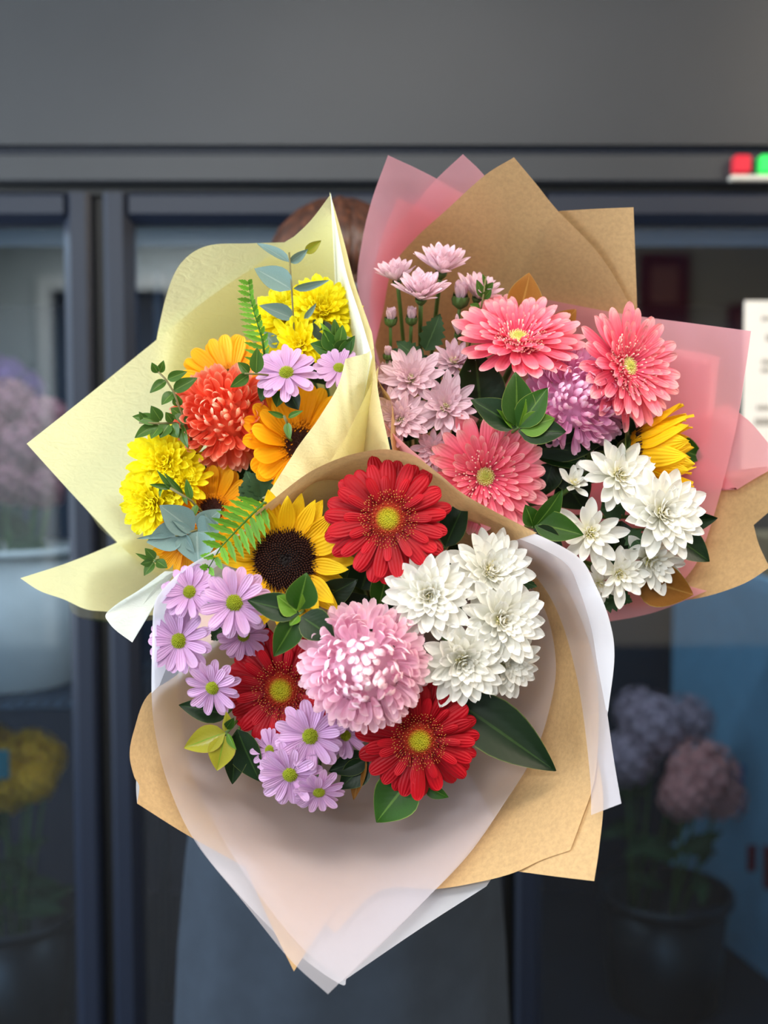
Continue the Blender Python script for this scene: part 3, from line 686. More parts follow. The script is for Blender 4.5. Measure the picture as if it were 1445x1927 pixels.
def sheet(root, name, rim, bq, mat, layer=0.0, rows=22, s0=0.06, wav=0.0014, label=None, inner=None):
    """a paper sheet lying in the bowl: from the neck (or from its own inner edge) out to the rim drawn in pixels"""
    rc = rim_curve(rim); n = len(rc); A = Vector((BOWL[bq][0][0], BOWL[bq][0][1], 0)); ph = rnd.uniform(0, 6); vs = []
    ic = None
    if inner:
        q = rim_curve(inner); ic = [q[round(k * (len(q) - 1) / (n - 1))] for k in range(n)]
    inv = Matrix.Translation(-root.matrix_basis.translation)
    for i in range(rows + 1):
        s = i / rows if ic else s0 + (1 - s0) * i / rows
        for k, r in enumerate(rc):
            b = ic[k] if ic else A
            q = b + (r - b) * s; z = bowl_z(bq, q.x, q.y, layer)
            an = math.atan2(q.y - A.y, q.x - A.x); rr = (q - A).length / 400
            z += wav * (math.sin(an * 9 + ph + rr) * .6 + math.sin(an * 17 + ph * 2 + rr * 3) * .4) * min(1, rr)
            vs.append(inv @ P(q.x, q.y, z))
    fs = [(i*n+k, i*n+k+1, (i+1)*n+k+1, (i+1)*n+k) for i in range(rows) for k in range(n-1)]
    o = link(name, mesh(name, vs, fs, mat), root)
    if label: o['label'] = label
    return o
def camc(x, y, d): return Vector(((x - W/2) / F * d, (H/2 - y) / F * d, d))
def c2w(v): return CAM + RT * v.x + UP * v.y + FWD * v.z
def flap(root, name, rim, apex, mat, p=1.0, rows=20, s0=0.06, wav=0.0025, label=None):
    """a loose part of a sheet with its own course: rim points (x, y, distance, corner flag, exponent)"""
    pts = [(camc(*r[:3]), (r[3] if len(r) > 3 else ''), (r[4] if len(r) > 4 else p)) for r in rim]; rc = []; n = len(pts)
    for i in range(n - 1):
        a, b = pts[i], pts[i + 1]
        p0 = pts[i - 1][0] if i > 0 and a[1] != 'c' else a[0] * 2 - b[0]
        p3 = pts[i + 2][0] if i + 2 < n and b[1] != 'c' else b[0] * 2 - a[0]
        for j in range(9):
            t = j / 9
            rc.append((0.5 * ((2*a[0]) + (-p0 + b[0]) * t + (2*p0 - 5*a[0] + 4*b[0] - p3) * t*t + (-p0 + 3*a[0] - 3*b[0] + p3) * t*t*t), lerp(a[2], b[2], t)))
    rc.append((pts[-1][0], pts[-1][2])); A = camc(*apex); vs = []; n = len(rc); ph = rnd.uniform(0, 6)
    inv = Matrix.Translation(-root.matrix_basis.translation)
    for i in range(rows + 1):
        s = s0 + (1 - s0) * i / rows
        for k, (q, e) in enumerate(rc):
            D = q - A; v = A + Vector((D.x * s, D.y * s, D.z * s ** e))
            v.z += wav * (math.sin(k * 0.33 + ph) * 0.6 + math.sin(k * 0.71 + ph * 2 + s * 3) * 0.4) * s * (1.3 - s) * 2
            vs.append(inv @ c2w(v))
    fs = [(i*n+k, i*n+k+1, (i+1)*n+k+1, (i+1)*n+k) for i in range(rows) for k in range(n-1)]
    o = link(name, mesh(name, vs, fs, mat), root)
    if label: o['label'] = label
    return o
def wrap(label, bq):
    r = empty('bouquet_wrap', APEX[bq]); tag(r, label, 'wrapping'); return r
# ---------------- lemon wrap
AY = (650, 965, 1.15)
wy = wrap('lemon yellow mulberry paper wrap around the yellow and orange flowers', 'y')
Y = S_yellow
sheet(wy, 'paper_sheet', [(285,700),(298,620),(318,540),(345,490),(392,462),(470,458),(535,456,'c'),(575,430),(622,380)], 'y', Y, -8)
sheet(wy, 'paper_sheet', [(345,1110),(250,1048),(150,945),(50,835,'c'),(160,748),(300,635),(400,555),(500,487),(575,425),(622,366,'c')], 'y', Y, 4)
sheet(wy, 'paper_sheet', [(300,985),(220,1021),(130,1058),(38,1088,'c'),(75,1112),(120,1128),(160,1146),(200,1151),(300,1157),(390,1130)], 'y', Y, -4)
sheet(wy, 'cellophane', [(150,938),(185,990),(225,1040),(140,1080),(135,1152),(205,1172),(300,1166)], 'y', S_clear, -14, label='clear cellophane liner')
flap(wy, 'curled_corner', [(310,1075,.880,'c'),(262,1110,.874),(222,1135,.872),(199,1156,.872),(205,1172,.871),(220,1188,.872),(249,1209,.875,'c'),(247,1200,.878),(252,1175,.882),(268,1140,.884),(290,1108,.885),(312,1084,.885,'c')], (330,1075,.90), S_white, 1.0, rows=8, s0=.02, wav=0, label='white underside of a curled paper corner')
# right flank, seen nearly edge on, running down from the tip
flap(wy, 'paper_sheet', [(622,362,.940,'c',1.6),(634,430,.930,'',1.3),(652,515,.915,'',1.0),(676,590,.895,'',.8),(694,650,.872,'',.6),(700,672,.862,'',.5)], AY, S_white)
flap(wy, 'paper_sheet', [(620,360,.943,'c',1.6),(646,450,.935,'',1.2),(668,535,.918,'',1.0),(694,610,.895,'',.7),(702,640,.88,'',.55),(712,740,.865,'',.45),(735,850,.87,'',.4)], AY, Y)
# front flap crossing over the golden gerbera
flap(wy, 'front_flap', [(704,655,.872,'',.5),(690,664,.866,'c',.42),(650,676,.858,'c',.38),(636,725,.854,'',.36),(600,787,.853,'',.34),(557,845,.853,'c',.34),(520,905,.857,'',.36),(487,958,.862,'',.4),(472,985,.866,'',.42)], (690,965,1.13), Y, wav=.004)
flap(wy, 'paper_sheet', [(712,690,.882,'',.5),(690,740,.876,'',.42),(640,840,.868,'',.38),(590,905,.868,'',.36),(520,960,.872,'',.4)], (700,975,1.13), Y, wav=.003)
# ---------------- rose and kraft wrap
AP = (790, 965, 1.16)
wp = wrap('rose film and brown kraft paper wrap around the pink and white flowers', 'p')
def K(rim, layer, **k): return sheet(wp, 'kraft_sheet', rim, 'p', S_kraft, layer, label='brown kraft paper', **k)
def PK(rim, layer, **k): return sheet(wp, 'film_sheet', rim, 'p', S_pink, layer, label='translucent rose film', **k)
PK([(690,600),(672,535),(682,450),(700,375),(730,292,'c'),(790,320),(850,352),(930,400)], -22)
PK([(700,620),(706,520),(735,440),(780,385),(820,338),(871,290,'c'),(912,331),(960,400)], -17)
PK([(695,640),(698,540),(718,450),(748,373,'c'),(800,394),(860,425)], -12)
K([(1040,410),(1052,397,'c'),(1120,393),(1192,390,'c'),(1196,500),(1199,590),(1200,680)], -10)
K([(705,650),(720,590),(738,505),(780,450),(840,395),(912,330),(967,296,'c'),(1008,345),(1050,397),(1130,482),(1192,590),(1215,680)], -4)
K([(1330,900),(1400,890),(1450,880),(1480,935,'c'),(1418,988,'c'),(1428,1025),(1448,1068,'c'),(1400,1098),(1330,1122),(1260,1134),(1190,1146),(1150,1120)], -8)
PK([(1370,760),(1395,780,'c'),(1420,803),(1475,870,'c'),(1425,898),(1387,921,'c'),(1330,860)], -3)
PK([(960,550),(1080,574),(1180,592),(1300,608),(1413,623,'c'),(1402,700),(1386,800),(1352,940),(1315,1050),(1280,1100)], 8)
PK([(1180,590),(1205,625),(1245,652),(1300,660),(1354,671,'c'),(1345,760),(1330,860),(1305,980),(1285,1060)], 3)
PK([(1330,1112),(1250,1146),(1200,1160),(1143,1170,'c'),(1120,1130),(1080,1080)], -2)
flap(wp, 'kraft_sheet', [(690,640,.955,'',1.2),(712,715,.90,'',.9),(736,755,.885,'',.6),(735,820,.875,'',.5),(738,845,.873,'',.5)], AP, S_kraft, label='brown kraft paper')
flap(wp, 'film_sheet', [(720,790,.89,'',.6),(737,812,.882,'',.55),(770,843,.872,'',.5),(800,868,.868,'',.5)], AP, S_pink, label='translucent rose film')
# ---------------- frosted and kraft wrap in front
wr = wrap('frosted white film and kraft paper wrap around the red gerberas and lilac daisies', 'r')
def KR(rim, layer, **k): return sheet(wr, 'kraft_sheet', rim, 'r', S_kraft, layer, label='brown kraft paper', **k)
def FR(rim, layer, mt=None, **k): return sheet(wr, 'film_sheet', rim, 'r', mt or S_frost, layer, label='frosted white film', **k)
FR([(380,1540),(372,1586),(455,1690),(560,1795),(640,1852),(652,1842,'c'),(790,1748),(915,1668,'c'),(960,1600)], -20, S_hem)
FR([(258,1440),(256,1480),(258,1512,'c'),(320,1540)], -20, S_hem)
FR([(850,935),(905,968),(960,990),(1020,1010),(1090,1050),(1120,1100),(1146,1165),(1156,1235),(1143,1345,'c'),(1155,1430),(1169,1512,'c'),(1105,1536,'c'),(1095,1470)], -16, S_hem)
KR([(975,1560),(975,1640,'c'),(1050,1650),(1118,1658,'c'),(1128,1590),(1135,1500),(1120,1400)], -11)
KR([(430,1180),(335,1268),(277,1310),(252,1375),(244,1420),(252,1460),(262,1480),(258,1512,'c'),(350,1570),(462,1632,'c'),(510,1740),(553,1828,'c'),(590,1770),(640,1700)], -5)
KR([(575,1700),(630,1756,'c'),(715,1676),(820,1673),(900,1660),(965,1643),(1020,1618),(1073,1600,'c'),(1095,1540),(1118,1470),(1126,1380),(1122,1270),(1095,1170),(1050,1085),(960,1010)], -8)
KR([(478,968),(520,935),(580,890),(640,862),(690,849),(735,846),(780,858),(830,895),(870,928),(930,962),(1010,1003)], 8)
FR([(490,975),(530,938),(592,900),(645,868),(700,853)], 4)
# film folded forward over the right-hand rim: outer edge, then its free inner edge
sheet(wr, 'film_fold', [(880,945),(960,990),(1020,1010),(1090,1050),(1120,1100),(1146,1165),(1156,1235),(1143,1345,'c'),(1155,1430),(1169,1512,'c'),(1112,1534,'c')], 'r', S_frost, 2, rows=8, label='frosted film folded over the rim',
      inner=[(868,958),(930,1010),(985,1060),(1030,1115),(1060,1180),(1082,1260),(1095,1330),(1104,1400),(1110,1460),(1112,1500),(1112,1532)])
sheet(wr, 'film_fold', [(900,966),(960,990),(1020,1010),(1090,1050),(1120,1100),(1146,1165),(1156,1235),(1144,1340)], 'r', S_hem, 5, rows=5, label='bright folded hem of frosted film',
      inner=[(905,985),(960,1008),(1010,1028),(1066,1062),(1090,1110),(1112,1180),(1124,1250),(1140,1335)])
# left film rising behind the daisies and the long front apron of film with its tip
FR([(560,960),(478,985),(410,1032),(345,1072),(298,1120),(288,1150,'c'),(286,1220),(285,1300),(292,1380),(318,1480),(368,1585),(460,1700),(545,1805),(617,1871,'c'),(700,1790),(790,1703),(880,1610),(950,1510),(1005,1420),(1035,1330),(1046,1250),(1030,1160),(990,1085)], 10, rows=28)
sheet(wr, 'film_fold', [(520,968),(478,985),(410,1032),(345,1072),(298,1120),(288,1150,'c'),(286,1220),(285,1305)], 'r', S_hem, 13, rows=6, label='bright folded hem of frosted film',
      inner=[(530,985),(490,1005),(430,1050),(375,1090),(345,1130),(335,1165),(330,1210),(300,1290)])
FR([(335,1240),(338,1330),(360,1450),(420,1580),(500,1700),(575,1790),(648,1846,'c'),(760,1735),(850,1640),(930,1540)], 4)
# ------------------------------------------------------------------ the flowers
BUILD = {'gerbera': gerbera, 'sunflower': sunflower, 'mum': mum, 'daisy': daisy, 'pompon': pompon, 'bud': bud}
def flower(name, build, kind, x, y, rpx, d, nx, ny, bq, label, cat, group=None, spin=None, **kw):
    r, M = flower_root(name, x, y, d, nx, ny, rnd.uniform(0, 6) if spin is None else spin)
    tag(r, label, cat, group); BUILD[build](r, M, rpx / F * d, kind, bq, **kw); return r
# ---- red bouquet
G = 'red gerberas in the front bouquet'
flower('red_gerbera', 'gerbera', 'red', 730, 977, 111, .838, .0, .12, 'r', 'red gerbera with olive yellow eye beside the facing sunflower', 'gerbera', G)
flower('red_gerbera', 'gerbera', 'red', 530, 1298, 112, .865, -.22, .0, 'r', 'deep red gerbera between lilac daisies and the blush pompon', 'gerbera', G)
flower('red_gerbera', 'gerbera', 'red', 789, 1392, 108, .845, .05, -.10, 'r', 'red gerbera with lime eye beside the long dark leaf', 'gerbera', G)
flower('sunflower', 'sunflower', 'sun', 536, 1054, 138, .852, .12, .08, 'r', 'sunflower with black brown eye facing out of the kraft collar', 'sunflower', disc=.41)
flower('pompon_chrysanthemum', 'pompon', 'pom', 685, 1252, 115, .83, .05, -.05, 'r', 'large blush pink pompon chrysanthemum amid the red gerberas', 'chrysanthemum', n=300, plen=.42, wsc=.95)
G = 'white chrysanthemums in the front bouquet'
flower('white_chrysanthemum', 'mum', 'white', 945, 1240, 66, .872, .35, -.2, 'r', 'white chrysanthemum tucked lowest behind the others by the grey film', 'chrysanthemum', G)
flower('white_chrysanthemum', 'mum', 'white', 918, 1078, 78, .868, .22, .28, 'r', 'white chrysanthemum tilted up under the frosted film rim', 'chrysanthemum', G)
flower('white_chrysanthemum', 'mum', 'white', 938, 1165, 80, .852, .3, .0, 'r', 'white chrysanthemum at the outer edge of the white cluster', 'chrysanthemum', G)
flower('white_chrysanthemum', 'mum', 'white', 868, 1240, 80, .846, .1, -.2, 'r', 'white chrysanthemum just above the red gerbera with lime eye', 'chrysanthemum', G)
flower('white_chrysanthemum', 'mum', 'white', 806, 1120, 82, .842, .0, .05, 'r', 'round white chrysanthemum with cream eye touching the blush pompon', 'chrysanthemum', G)
G = 'lilac daisies in the front bouquet'
flower('lilac_daisy', 'daisy', 'lilac', 357, 1114, 52, .838, -.1, .25, 'r', 'lilac daisy nearest the fern tip and white film corner', 'daisy', G)
flower('lilac_daisy', 'daisy', 'lilac', 458, 1196, 48, .862, .35, -.25, 'r', 'lilac daisy half hidden above the deep red gerbera', 'daisy', G)
flower('lilac_daisy', 'daisy', 'lilac', 441, 1134, 66, .822, .05, .0, 'r', 'wide open lilac daisy beside the sunflower', 'daisy', G)
flower('lilac_daisy', 'daisy', 'lilac', 337, 1206, 62, .846, -.2, .05, 'r', 'lilac daisy spreading over the white film edge', 'daisy', G)
flower('lilac_daisy', 'daisy', 'lilac', 400, 1294, 54, .844, -.15, -.25, 'r', 'lilac daisy above the dark leaf tip beside the deep red gerbera', 'daisy', G)
flower('lilac_daisy', 'daisy', 'lilac', 508, 1412, 42, .858, -.5, .15, 'r', 'small lilac daisy turned sideways below the deep red gerbera', 'daisy', G)
flower('lilac_daisy', 'daisy', 'lilac', 650, 1384, 44, .850, .35, .0, 'r', 'lilac daisy tucked under the blush pompon', 'daisy', G)
flower('lilac_daisy', 'daisy', 'lilac', 584, 1385, 64, .834, .0, .05, 'r', 'open lilac daisy with round green eye under the blush pompon', 'daisy', G)
flower('lilac_daisy', 'daisy', 'lilac', 546, 1457, 60, .836, -.05, -.25, 'r', 'lilac daisy with a ruffled centre over the grey film', 'daisy', G)
flower('lilac_daisy', 'daisy', 'lilac', 600, 1490, 48, .838, .15, -.5, 'r', 'lowest lilac daisy drooping over the frosted film', 'daisy', G)
# ---- rose bouquet
G = 'pink gerberas in the rose bouquet'
flower('pink_gerbera', 'gerbera', 'pink', 975, 638, 116, .91, .05, .68, 'p', 'coral pink gerbera tilted up against the kraft paper', 'gerbera', G)
flower('pink_gerbera', 'gerbera', 'pink', 1180, 690, 112, .90, .52, .12, 'p', 'coral pink gerbera turned sideways toward the rose film', 'gerbera', G)
flower('pink_gerbera', 'gerbera', 'pink', 912, 897, 114, .905, .12, -.05, 'p', 'coral pink gerbera rising behind the kraft collar', 'gerbera', G)
flower('pompon_chrysanthemum', 'pompon', 'pom2', 1084, 752, 97, .917, .1, .1, 'p', 'orchid pink pompon chrysanthemum between the pink gerberas', 'chrysanthemum', n=300, plen=.42, wsc=.95)
flower('sunflower', 'sunflower', 'sun', 1200, 850, 168, .93, .955, .03, 'p', 'sunflower seen from the side behind the white chrysanthemums', 'sunflower', cup=56, disc=.25)
G = 'white chrysanthemums in the rose bouquet'
flower('white_chrysanthemum', 'mum', 'white', 1160, 895, 70, .905, .15, .1, 'p', 'white chrysanthemum in front of the side-on sunflower', 'chrysanthemum', G, n=44)
flower('white_chrysanthemum', 'mum', 'white', 1218, 1050, 66, .912, .25, -.35, 'p', 'white chrysanthemum hanging over the rust brown leaf', 'chrysanthemum', G, n=44)
flower('white_chrysanthemum', 'mum', 'white', 1240, 968, 78, .898, .25, .1, 'p', 'full white chrysanthemum beside the rose film', 'chrysanthemum', G)
flower('white_chrysanthemum', 'mum', 'white', 1108, 1003, 66, .90, .0, .0, 'p', 'open star-like white chrysanthemum over green leaves', 'chrysanthemum', G, n=26, e_out=0)
flower('white_chrysanthemum', 'mum', 'white', 1163, 1078, 56, .905, .1, -.1, 'p', 'smaller white chrysanthemum at the bottom of the rose bouquet', 'chrysanthemum', G, n=26)
flower('white_chrysanthemum', 'mum', 'white', 1078, 912, 40, .912, .1, .45, 'p', 'half open white chrysanthemum beside the coral pink gerbera', 'chrysanthemum', G, n=20, e_out=25)
flower('white_chrysanthemum', 'mum', 'white', 1128, 1095, 40, .915, -.2, -.4, 'p', 'white chrysanthemum half hidden behind the frosted film', 'chrysanthemum', G, n=22)
flower('flower_bud', 'bud', 'white', 1100, 888, 16, .925, 0, .7, 'p', 'closed white chrysanthemum bud among dark leaves', 'bud')
G = 'pale pink spray chrysanthemums'
pk = dict(n=40, e_out=12, l_in=.4)
flower('pale_chrysanthemum', 'mum', 'pale', 747, 528, 42, .945, -.15, .85, 'p', 'pale pink chrysanthemum seen from the side next to the rose film', 'chrysanthemum', G, n=38, e_out=30, l_in=.5)
flower('pale_chrysanthemum', 'mum', 'pale', 830, 512, 54, .945, .1, .84, 'p', 'topmost pale pink chrysanthemum against the kraft paper', 'chrysanthemum', G, n=42, e_out=24, l_in=.5)
flower('pale_chrysanthemum', 'mum', 'pale', 792, 562, 52, .925, .0, .78, 'p', 'cup-shaped pale pink chrysanthemum on a straight stem', 'chrysanthemum', G, n=44, e_out=26, l_in=.5)
flower('pale_chrysanthemum', 'mum', 'pale', 898, 560, 46, .945, .25, .8, 'p', 'pale pink chrysanthemum behind the tilted coral pink gerbera', 'chrysanthemum', G, n=36, e_out=28, l_in=.5)
flower('pale_chrysanthemum', 'mum', 'pale', 862, 628, 32, .935, .3, .75, 'p', 'small half open pale chrysanthemum beside the tilted pink gerbera', 'chrysanthemum', G, n=18, e_out=45)
flower('pale_chrysanthemum', 'mum', 'pale', 853, 684, 42, .928, .1, .4, 'p', 'pale pink chrysanthemum beside the large dark leaf', 'chrysanthemum', G, **pk)
flower('pale_chrysanthemum', 'mum', 'pale', 722, 716, 38, .93, -.3, .2, 'p', 'pale pink chrysanthemum mostly hidden by the lemon wrap', 'chrysanthemum', G, **pk)
flower('pale_chrysanthemum', 'mum', 'pale', 773, 716, 58, .915, .0, .2, 'p', 'star-shaped pale pink chrysanthemum with greenish eye', 'chrysanthemum', G, **pk)
flower('pale_chrysanthemum', 'mum', 'pale', 838, 768, 58, .91, .05, .1, 'p', 'pale pink chrysanthemum directly above the lower coral pink gerbera', 'chrysanthemum', G, **pk)
flower('pale_chrysanthemum', 'mum', 'pale', 753, 790, 52, .905, -.1, .0, 'p', 'pale pink chrysanthemum with inner tube petals beside the lemon wrap', 'chrysanthemum', G, **pk)
flower('pale_chrysanthemum', 'mum', 'pale', 815, 845, 38, .915, -.1, -.2, 'p', 'pale pink chrysanthemum peeping out over the kraft collar', 'chrysanthemum', G, **pk)
G = 'pale pink chrysanthemum buds'
for x, y, r, d, lb in ((735, 606, 19, .925, 'plump pale pink bud beside the lemon wrap'), (774, 604, 18, .935, 'pale pink bud behind the straight flower stem'), (866, 568, 26, .94, 'large opening pale pink bud with dark calyx'), (729, 672, 14, .925, 'tiny green bud low on the pale pink spray')):
    flower('flower_bud', 'bud', 'pale', x, y, r, d, .05, .88, 'p', lb, 'bud', G)
# ---- lemon bouquet
G = 'golden gerberas in the lemon bouquet'
flower('golden_gerbera', 'gerbera', 'orange', 566, 838, 114, .916, .38, .12, 'y', 'large golden gerbera with dark eye half covered by the lemon flap', 'gerbera', G)
flower('golden_gerbera', 'gerbera', 'orange', 432, 716, 88, .945, -.1, .5, 'y', 'golden gerbera behind the coral pompon', 'gerbera', G)
flower('golden_gerbera', 'gerbera', 'orange', 398, 960, 84, .915, -.05, .35, 'y', 'golden gerbera above the eucalyptus leaves', 'gerbera', G)
flower('golden_gerbera', 'gerbera', 'orange', 345, 1022, 58, .912, -.2, -.45, 'y', 'golden gerbera drooping below the eucalyptus leaves', 'gerbera', G)
flower('pompon_chrysanthemum', 'pompon', 'coral', 425, 787, 97, .922, -.05, .15, 'y', 'coral orange pompon chrysanthemum with cream tips', 'chrysanthemum', n=240, plen=.46, wsc=1.2)
G = 'lemon yellow chrysanthemums'
ym = dict(n=120, e_out=-8)
flower('yellow_chrysanthemum', 'mum', 'yellow', 542, 602, 72, .945, -.2, .4, 'y', 'lemon yellow chrysanthemum behind the fern and eucalyptus stem', 'chrysanthemum', G, **ym)
flower('yellow_chrysanthemum', 'mum', 'yellow', 606, 590, 72, .94, .2, .35, 'y', 'lemon yellow chrysanthemum against the paper tip', 'chrysanthemum', G, **ym)
flower('yellow_chrysanthemum', 'mum', 'yellow', 566, 655, 68, .925, -.1, .1, 'y', 'lemon yellow chrysanthemum right above the lilac daisies', 'chrysanthemum', G, n=48, e_out=10)
flower('yellow_chrysanthemum', 'mum', 'yellow', 316, 874, 78, .915, -.1, .2, 'y', 'lemon yellow chrysanthemum below the boxwood sprig', 'chrysanthemum', G, **ym)
flower('yellow_chrysanthemum', 'mum', 'yellow', 292, 948, 70, .915, -.35, -.1, 'y', 'lemon yellow chrysanthemum above the eucalyptus leaves', 'chrysanthemum', G, **ym)
flower('yellow_chrysanthemum', 'mum', 'yellow', 350, 908, 50, .908, .15, .1, 'y', 'small lemon yellow chrysanthemum touching the coral pompon', 'chrysanthemum', G, n=48)
G = 'lilac daisies in the lemon bouquet'
flower('lilac_daisy', 'daisy', 'lilac', 539, 702, 58, .885, -.05, .45, 'y', 'lilac daisy between the coral pompon and yellow chrysanthemums', 'daisy', G)
flower('lilac_daisy', 'daisy', 'lilac', 638, 693, 46, .89, .1, .5, 'y', 'lilac daisy partly covered by the lemon flap', 'daisy', G)
# ------------------------------------------------------------------ foliage
D = .822
sprig('leaf_rosette', 'glossy green leaf rosette over the facing sunflower', 'leaves', 'r', (563, 1155, D), [
  ('dark',563,1155,465,1128,52,.35), ('dark',566,1160,630,1200,56,-.3), ('mid',560,1148,578,1080,56,.2), ('mid',560,1158,516,1238,48,-.2),
  ('light',560,1152,523,1121,40,.3), ('light',562,1158,545,1176,20,.4), ('light',562,1150,572,1120,16,.9)])
sprig('leaf', 'dark pointed leaf between the sunflower and the red gerbera', 'leaf', 'r', (650,1095,.872), [('mid',650,1095,592,984,46,.5)])
sprig('leaf', 'slim dark leaf tucked against the sunflower petals', 'leaf', 'r', (642,1105,.878), [('dark',642,1105,604,1018,34,-.3)])
sprig('leaf', 'dark round leaf under the sunflower', 'leaf', 'r', (598,1128,.86), [('dark',598,1130,673,1092,52,.2)])
sprig('leaf', 'bright folded leaf beside the round white chrysanthemum', 'leaf', 'r', (712,1145,.862), [('mid',712,1145,738,1045,52,.3)])
sprig('leaf', 'dark leaf tip standing against the kraft collar', 'leaf', 'r', (838,1030,.88), [('dark',838,1030,876,936,52,-.4)])
sprig('leaf', 'long dark green leaf lying over the grey film', 'leaf', 'r', (850,1318,.862), [('dark',850,1315,1049,1450,98,-.25,.87,.85)])
sprig('leaf', 'dark leaf poking out under the outer lilac daisy', 'leaf', 'r', (425,1345,.865), [('dark',430,1345,336,1326,46,.3)])
sprig('leaf_rosette', 'olive yellow young leaf rosette over the frosted film', 'leaves', 'r', (424,1382,.842), [
  ('olive',424,1378,344,1408,48,.2), ('olive',422,1384,409,1452,44,-.2), ('olive',424,1376,428,1340,20,.8), ('light',428,1380,442,1412,15,.5), ('mid',424,1372,440,1352,18,.4)])
sprig('leaf_rosette', 'dark paired leaves below the deep red gerbera', 'leaves', 'r', (448,1375,.868), [('dark',446,1372,486,1476,58,.25), ('dark',444,1380,440,1478,44,-.4)])
sprig('leaf_rosette', 'dark leaves between the drooping daisy and the red gerbera', 'leaves', 'r', (694,1428,.862), [('dark',694,1425,618,1452,44,.2), ('dark',694,1432,638,1486,46,.1), ('brown',688,1425,660,1506,28,.6)])
sprig('leaf_rosette', 'pointed green leaf under the red gerbera with lime eye', 'leaves', 'r', (775,1470,.862), [('mid',775,1462,706,1549,80,.25), ('mid',800,1478,843,1502,30,.2)])
sprig('leaf', 'small dark leaf behind the white cluster at the film', 'leaf', 'r', (970,1100,.88), [('mumleaf',970,1090,1010,1105,22,.2)])
sprig('leaf_rosette', 'dark leaves deep inside the front bouquet behind the pompon', 'leaves', 'r', (690,1130,.90), [('dark',680,1110,700,1050,80,.1,.90,.90), ('dark',690,1120,640,1190,70,.1,.90,.9), ('dark',740,1180,770,1080,60,.2,.9,.9), ('dark',690,1330,620,1360,60,0,.9,.9), ('dark',830,1310,900,1330,60,.2,.89,.89), ('dark',470,1215,500,1170,60,.2,.89,.885), ('dark',880,1090,850,1020,60,.2,.9,.9), ('mumleaf',430,1175,395,1205,30,.2,.88,.88)])
# rose bouquet leaves
D = .905
sprig('leaf', 'large dark leaf standing between pale and coral pink flowers', 'leaf', 'p', (905,790,.918), [('dark',905,790,896,653,92,.2)])
sprig('leaf_rosette', 'glossy green leaf rosette in front of the orchid pompon', 'leaves', 'p', (975,805,.868), [
  ('dark',972,805,888,748,54,.3), ('dark',975,812,1066,808,54,-.3), ('mid',972,803,974,699,62,.25), ('mid',976,805,1030,727,50,-.2), ('light',978,808,1044,786,44,-.2), ('light',976,805,994,752,15,.8), ('light',968,808,938,768,18,.6)])
sprig('leaf_rosette', 'long dark leaves under the orchid pompon', 'leaves', 'p', (1005,850,.92), [('dark',1000,850,1166,814,54,.3), ('dark',1005,858,1140,878,34,-.4), ('dark',1040,870,1020,935,50,.2,.93,.93), ('dark',1050,880,1095,930,46,.2,.935,.93)])
sprig('leaf_rosette', 'curling green leaves beside the star-like white chrysanthemum', 'leaves', 'p', (1003,992,.876), [('mid',1003,995,1064,925,42,.5), ('mid',1003,985,1101,1003,52,-.3), ('dark',1005,992,1060,1040,42,.2), ('mid',1003,990,990,950,34,.3)])
sprig('leaf_rosette', 'dark pointed leaves reaching over the kraft paper', 'leaves', 'p', (1255,1000,.912), [('dark',1250,985,1353,977,44,.3), ('dark',1262,1005,1339,1055,52,-.2)])
sprig('leaf', 'rust brown leaf at the bottom of the rose bouquet', 'leaf', 'p', (1195,1085,.915), [('brown',1195,1085,1308,1122,84,.15)])
sprig('leaf', 'rust brown leaf tip against the kraft paper', 'leaf', 'p', (980,590,.945), [('brown',975,600,1002,512,66,.3)])
sprig('leaf', 'slim brown leaf tip between the two upper pink gerberas', 'leaf', 'p', (1040,625,.945), [('brown',1035,630,1086,583,44,.3)])
sprig('leaf', 'green leaf behind the side-on sunflower', 'leaf', 'p', (1262,835,.975), [('mid',1255,838,1325,862,50,.2)])
sprig('leaf_rosette', 'dark serrated leaves among the pale pink buds', 'leaves', 'p', (800,690,.938), [('mumleaf',805,695,735,655,44,.2), ('mumleaf',800,660,830,590,40,.2), ('mumleaf',790,680,748,640,34,.3), ('mumleaf',820,700,870,660,50,.2), ('mumleaf',815,740,780,660,60,0,.95,.945)])
sprig('leaf_rosette', 'dark serrated leaves under the white chrysanthemums', 'leaves', 'p', (1160,1000,.925), [('mumleaf',1130,960,1190,945,44,.2), ('mumleaf',1150,1040,1120,1090,44,.2), ('mumleaf',1170,1120,1110,1135,44,.2), ('mumleaf',1140,1110,1190,1135,40,.2), ('mumleaf',1180,1000,1215,1035,34,.2,.90,.895), ('mumleaf',1120,1110,1128,1165,34,.2)])
sprig('leaf_rosette', 'dark leaves deep inside the rose bouquet behind the rosette', 'leaves', 'p', (960,800,.95), [('dark',900,800,850,830,70,.1,.95,.95), ('dark',1100,850,1180,880,80,.1,.955,.95), ('dark',1060,900,1100,960,70,.1,.95,.95), ('dark',800,760,760,830,70,.1,.95,.945), ('dark',1150,800,1200,830,60,.1,.955,.95), ('dark',1170,980,1150,1060,70,.1,.94,.94)])
sprig('boxwood_sprig', 'small boxwood sprig above the tilted coral pink gerbera', 'sprig', 'p', (903,590,.925), [('box',907,560,898,526,17,.2), ('box',913,548,928,532,15,.2), ('box',914,540,908,515,8,.2), ('box',909,562,925,545,16,.2), ('box',903,582,885,572,16,.2)], stem_pts=[(903,590,.925),(909,560,.923),(914,520,.922)], stem_r=.0009)
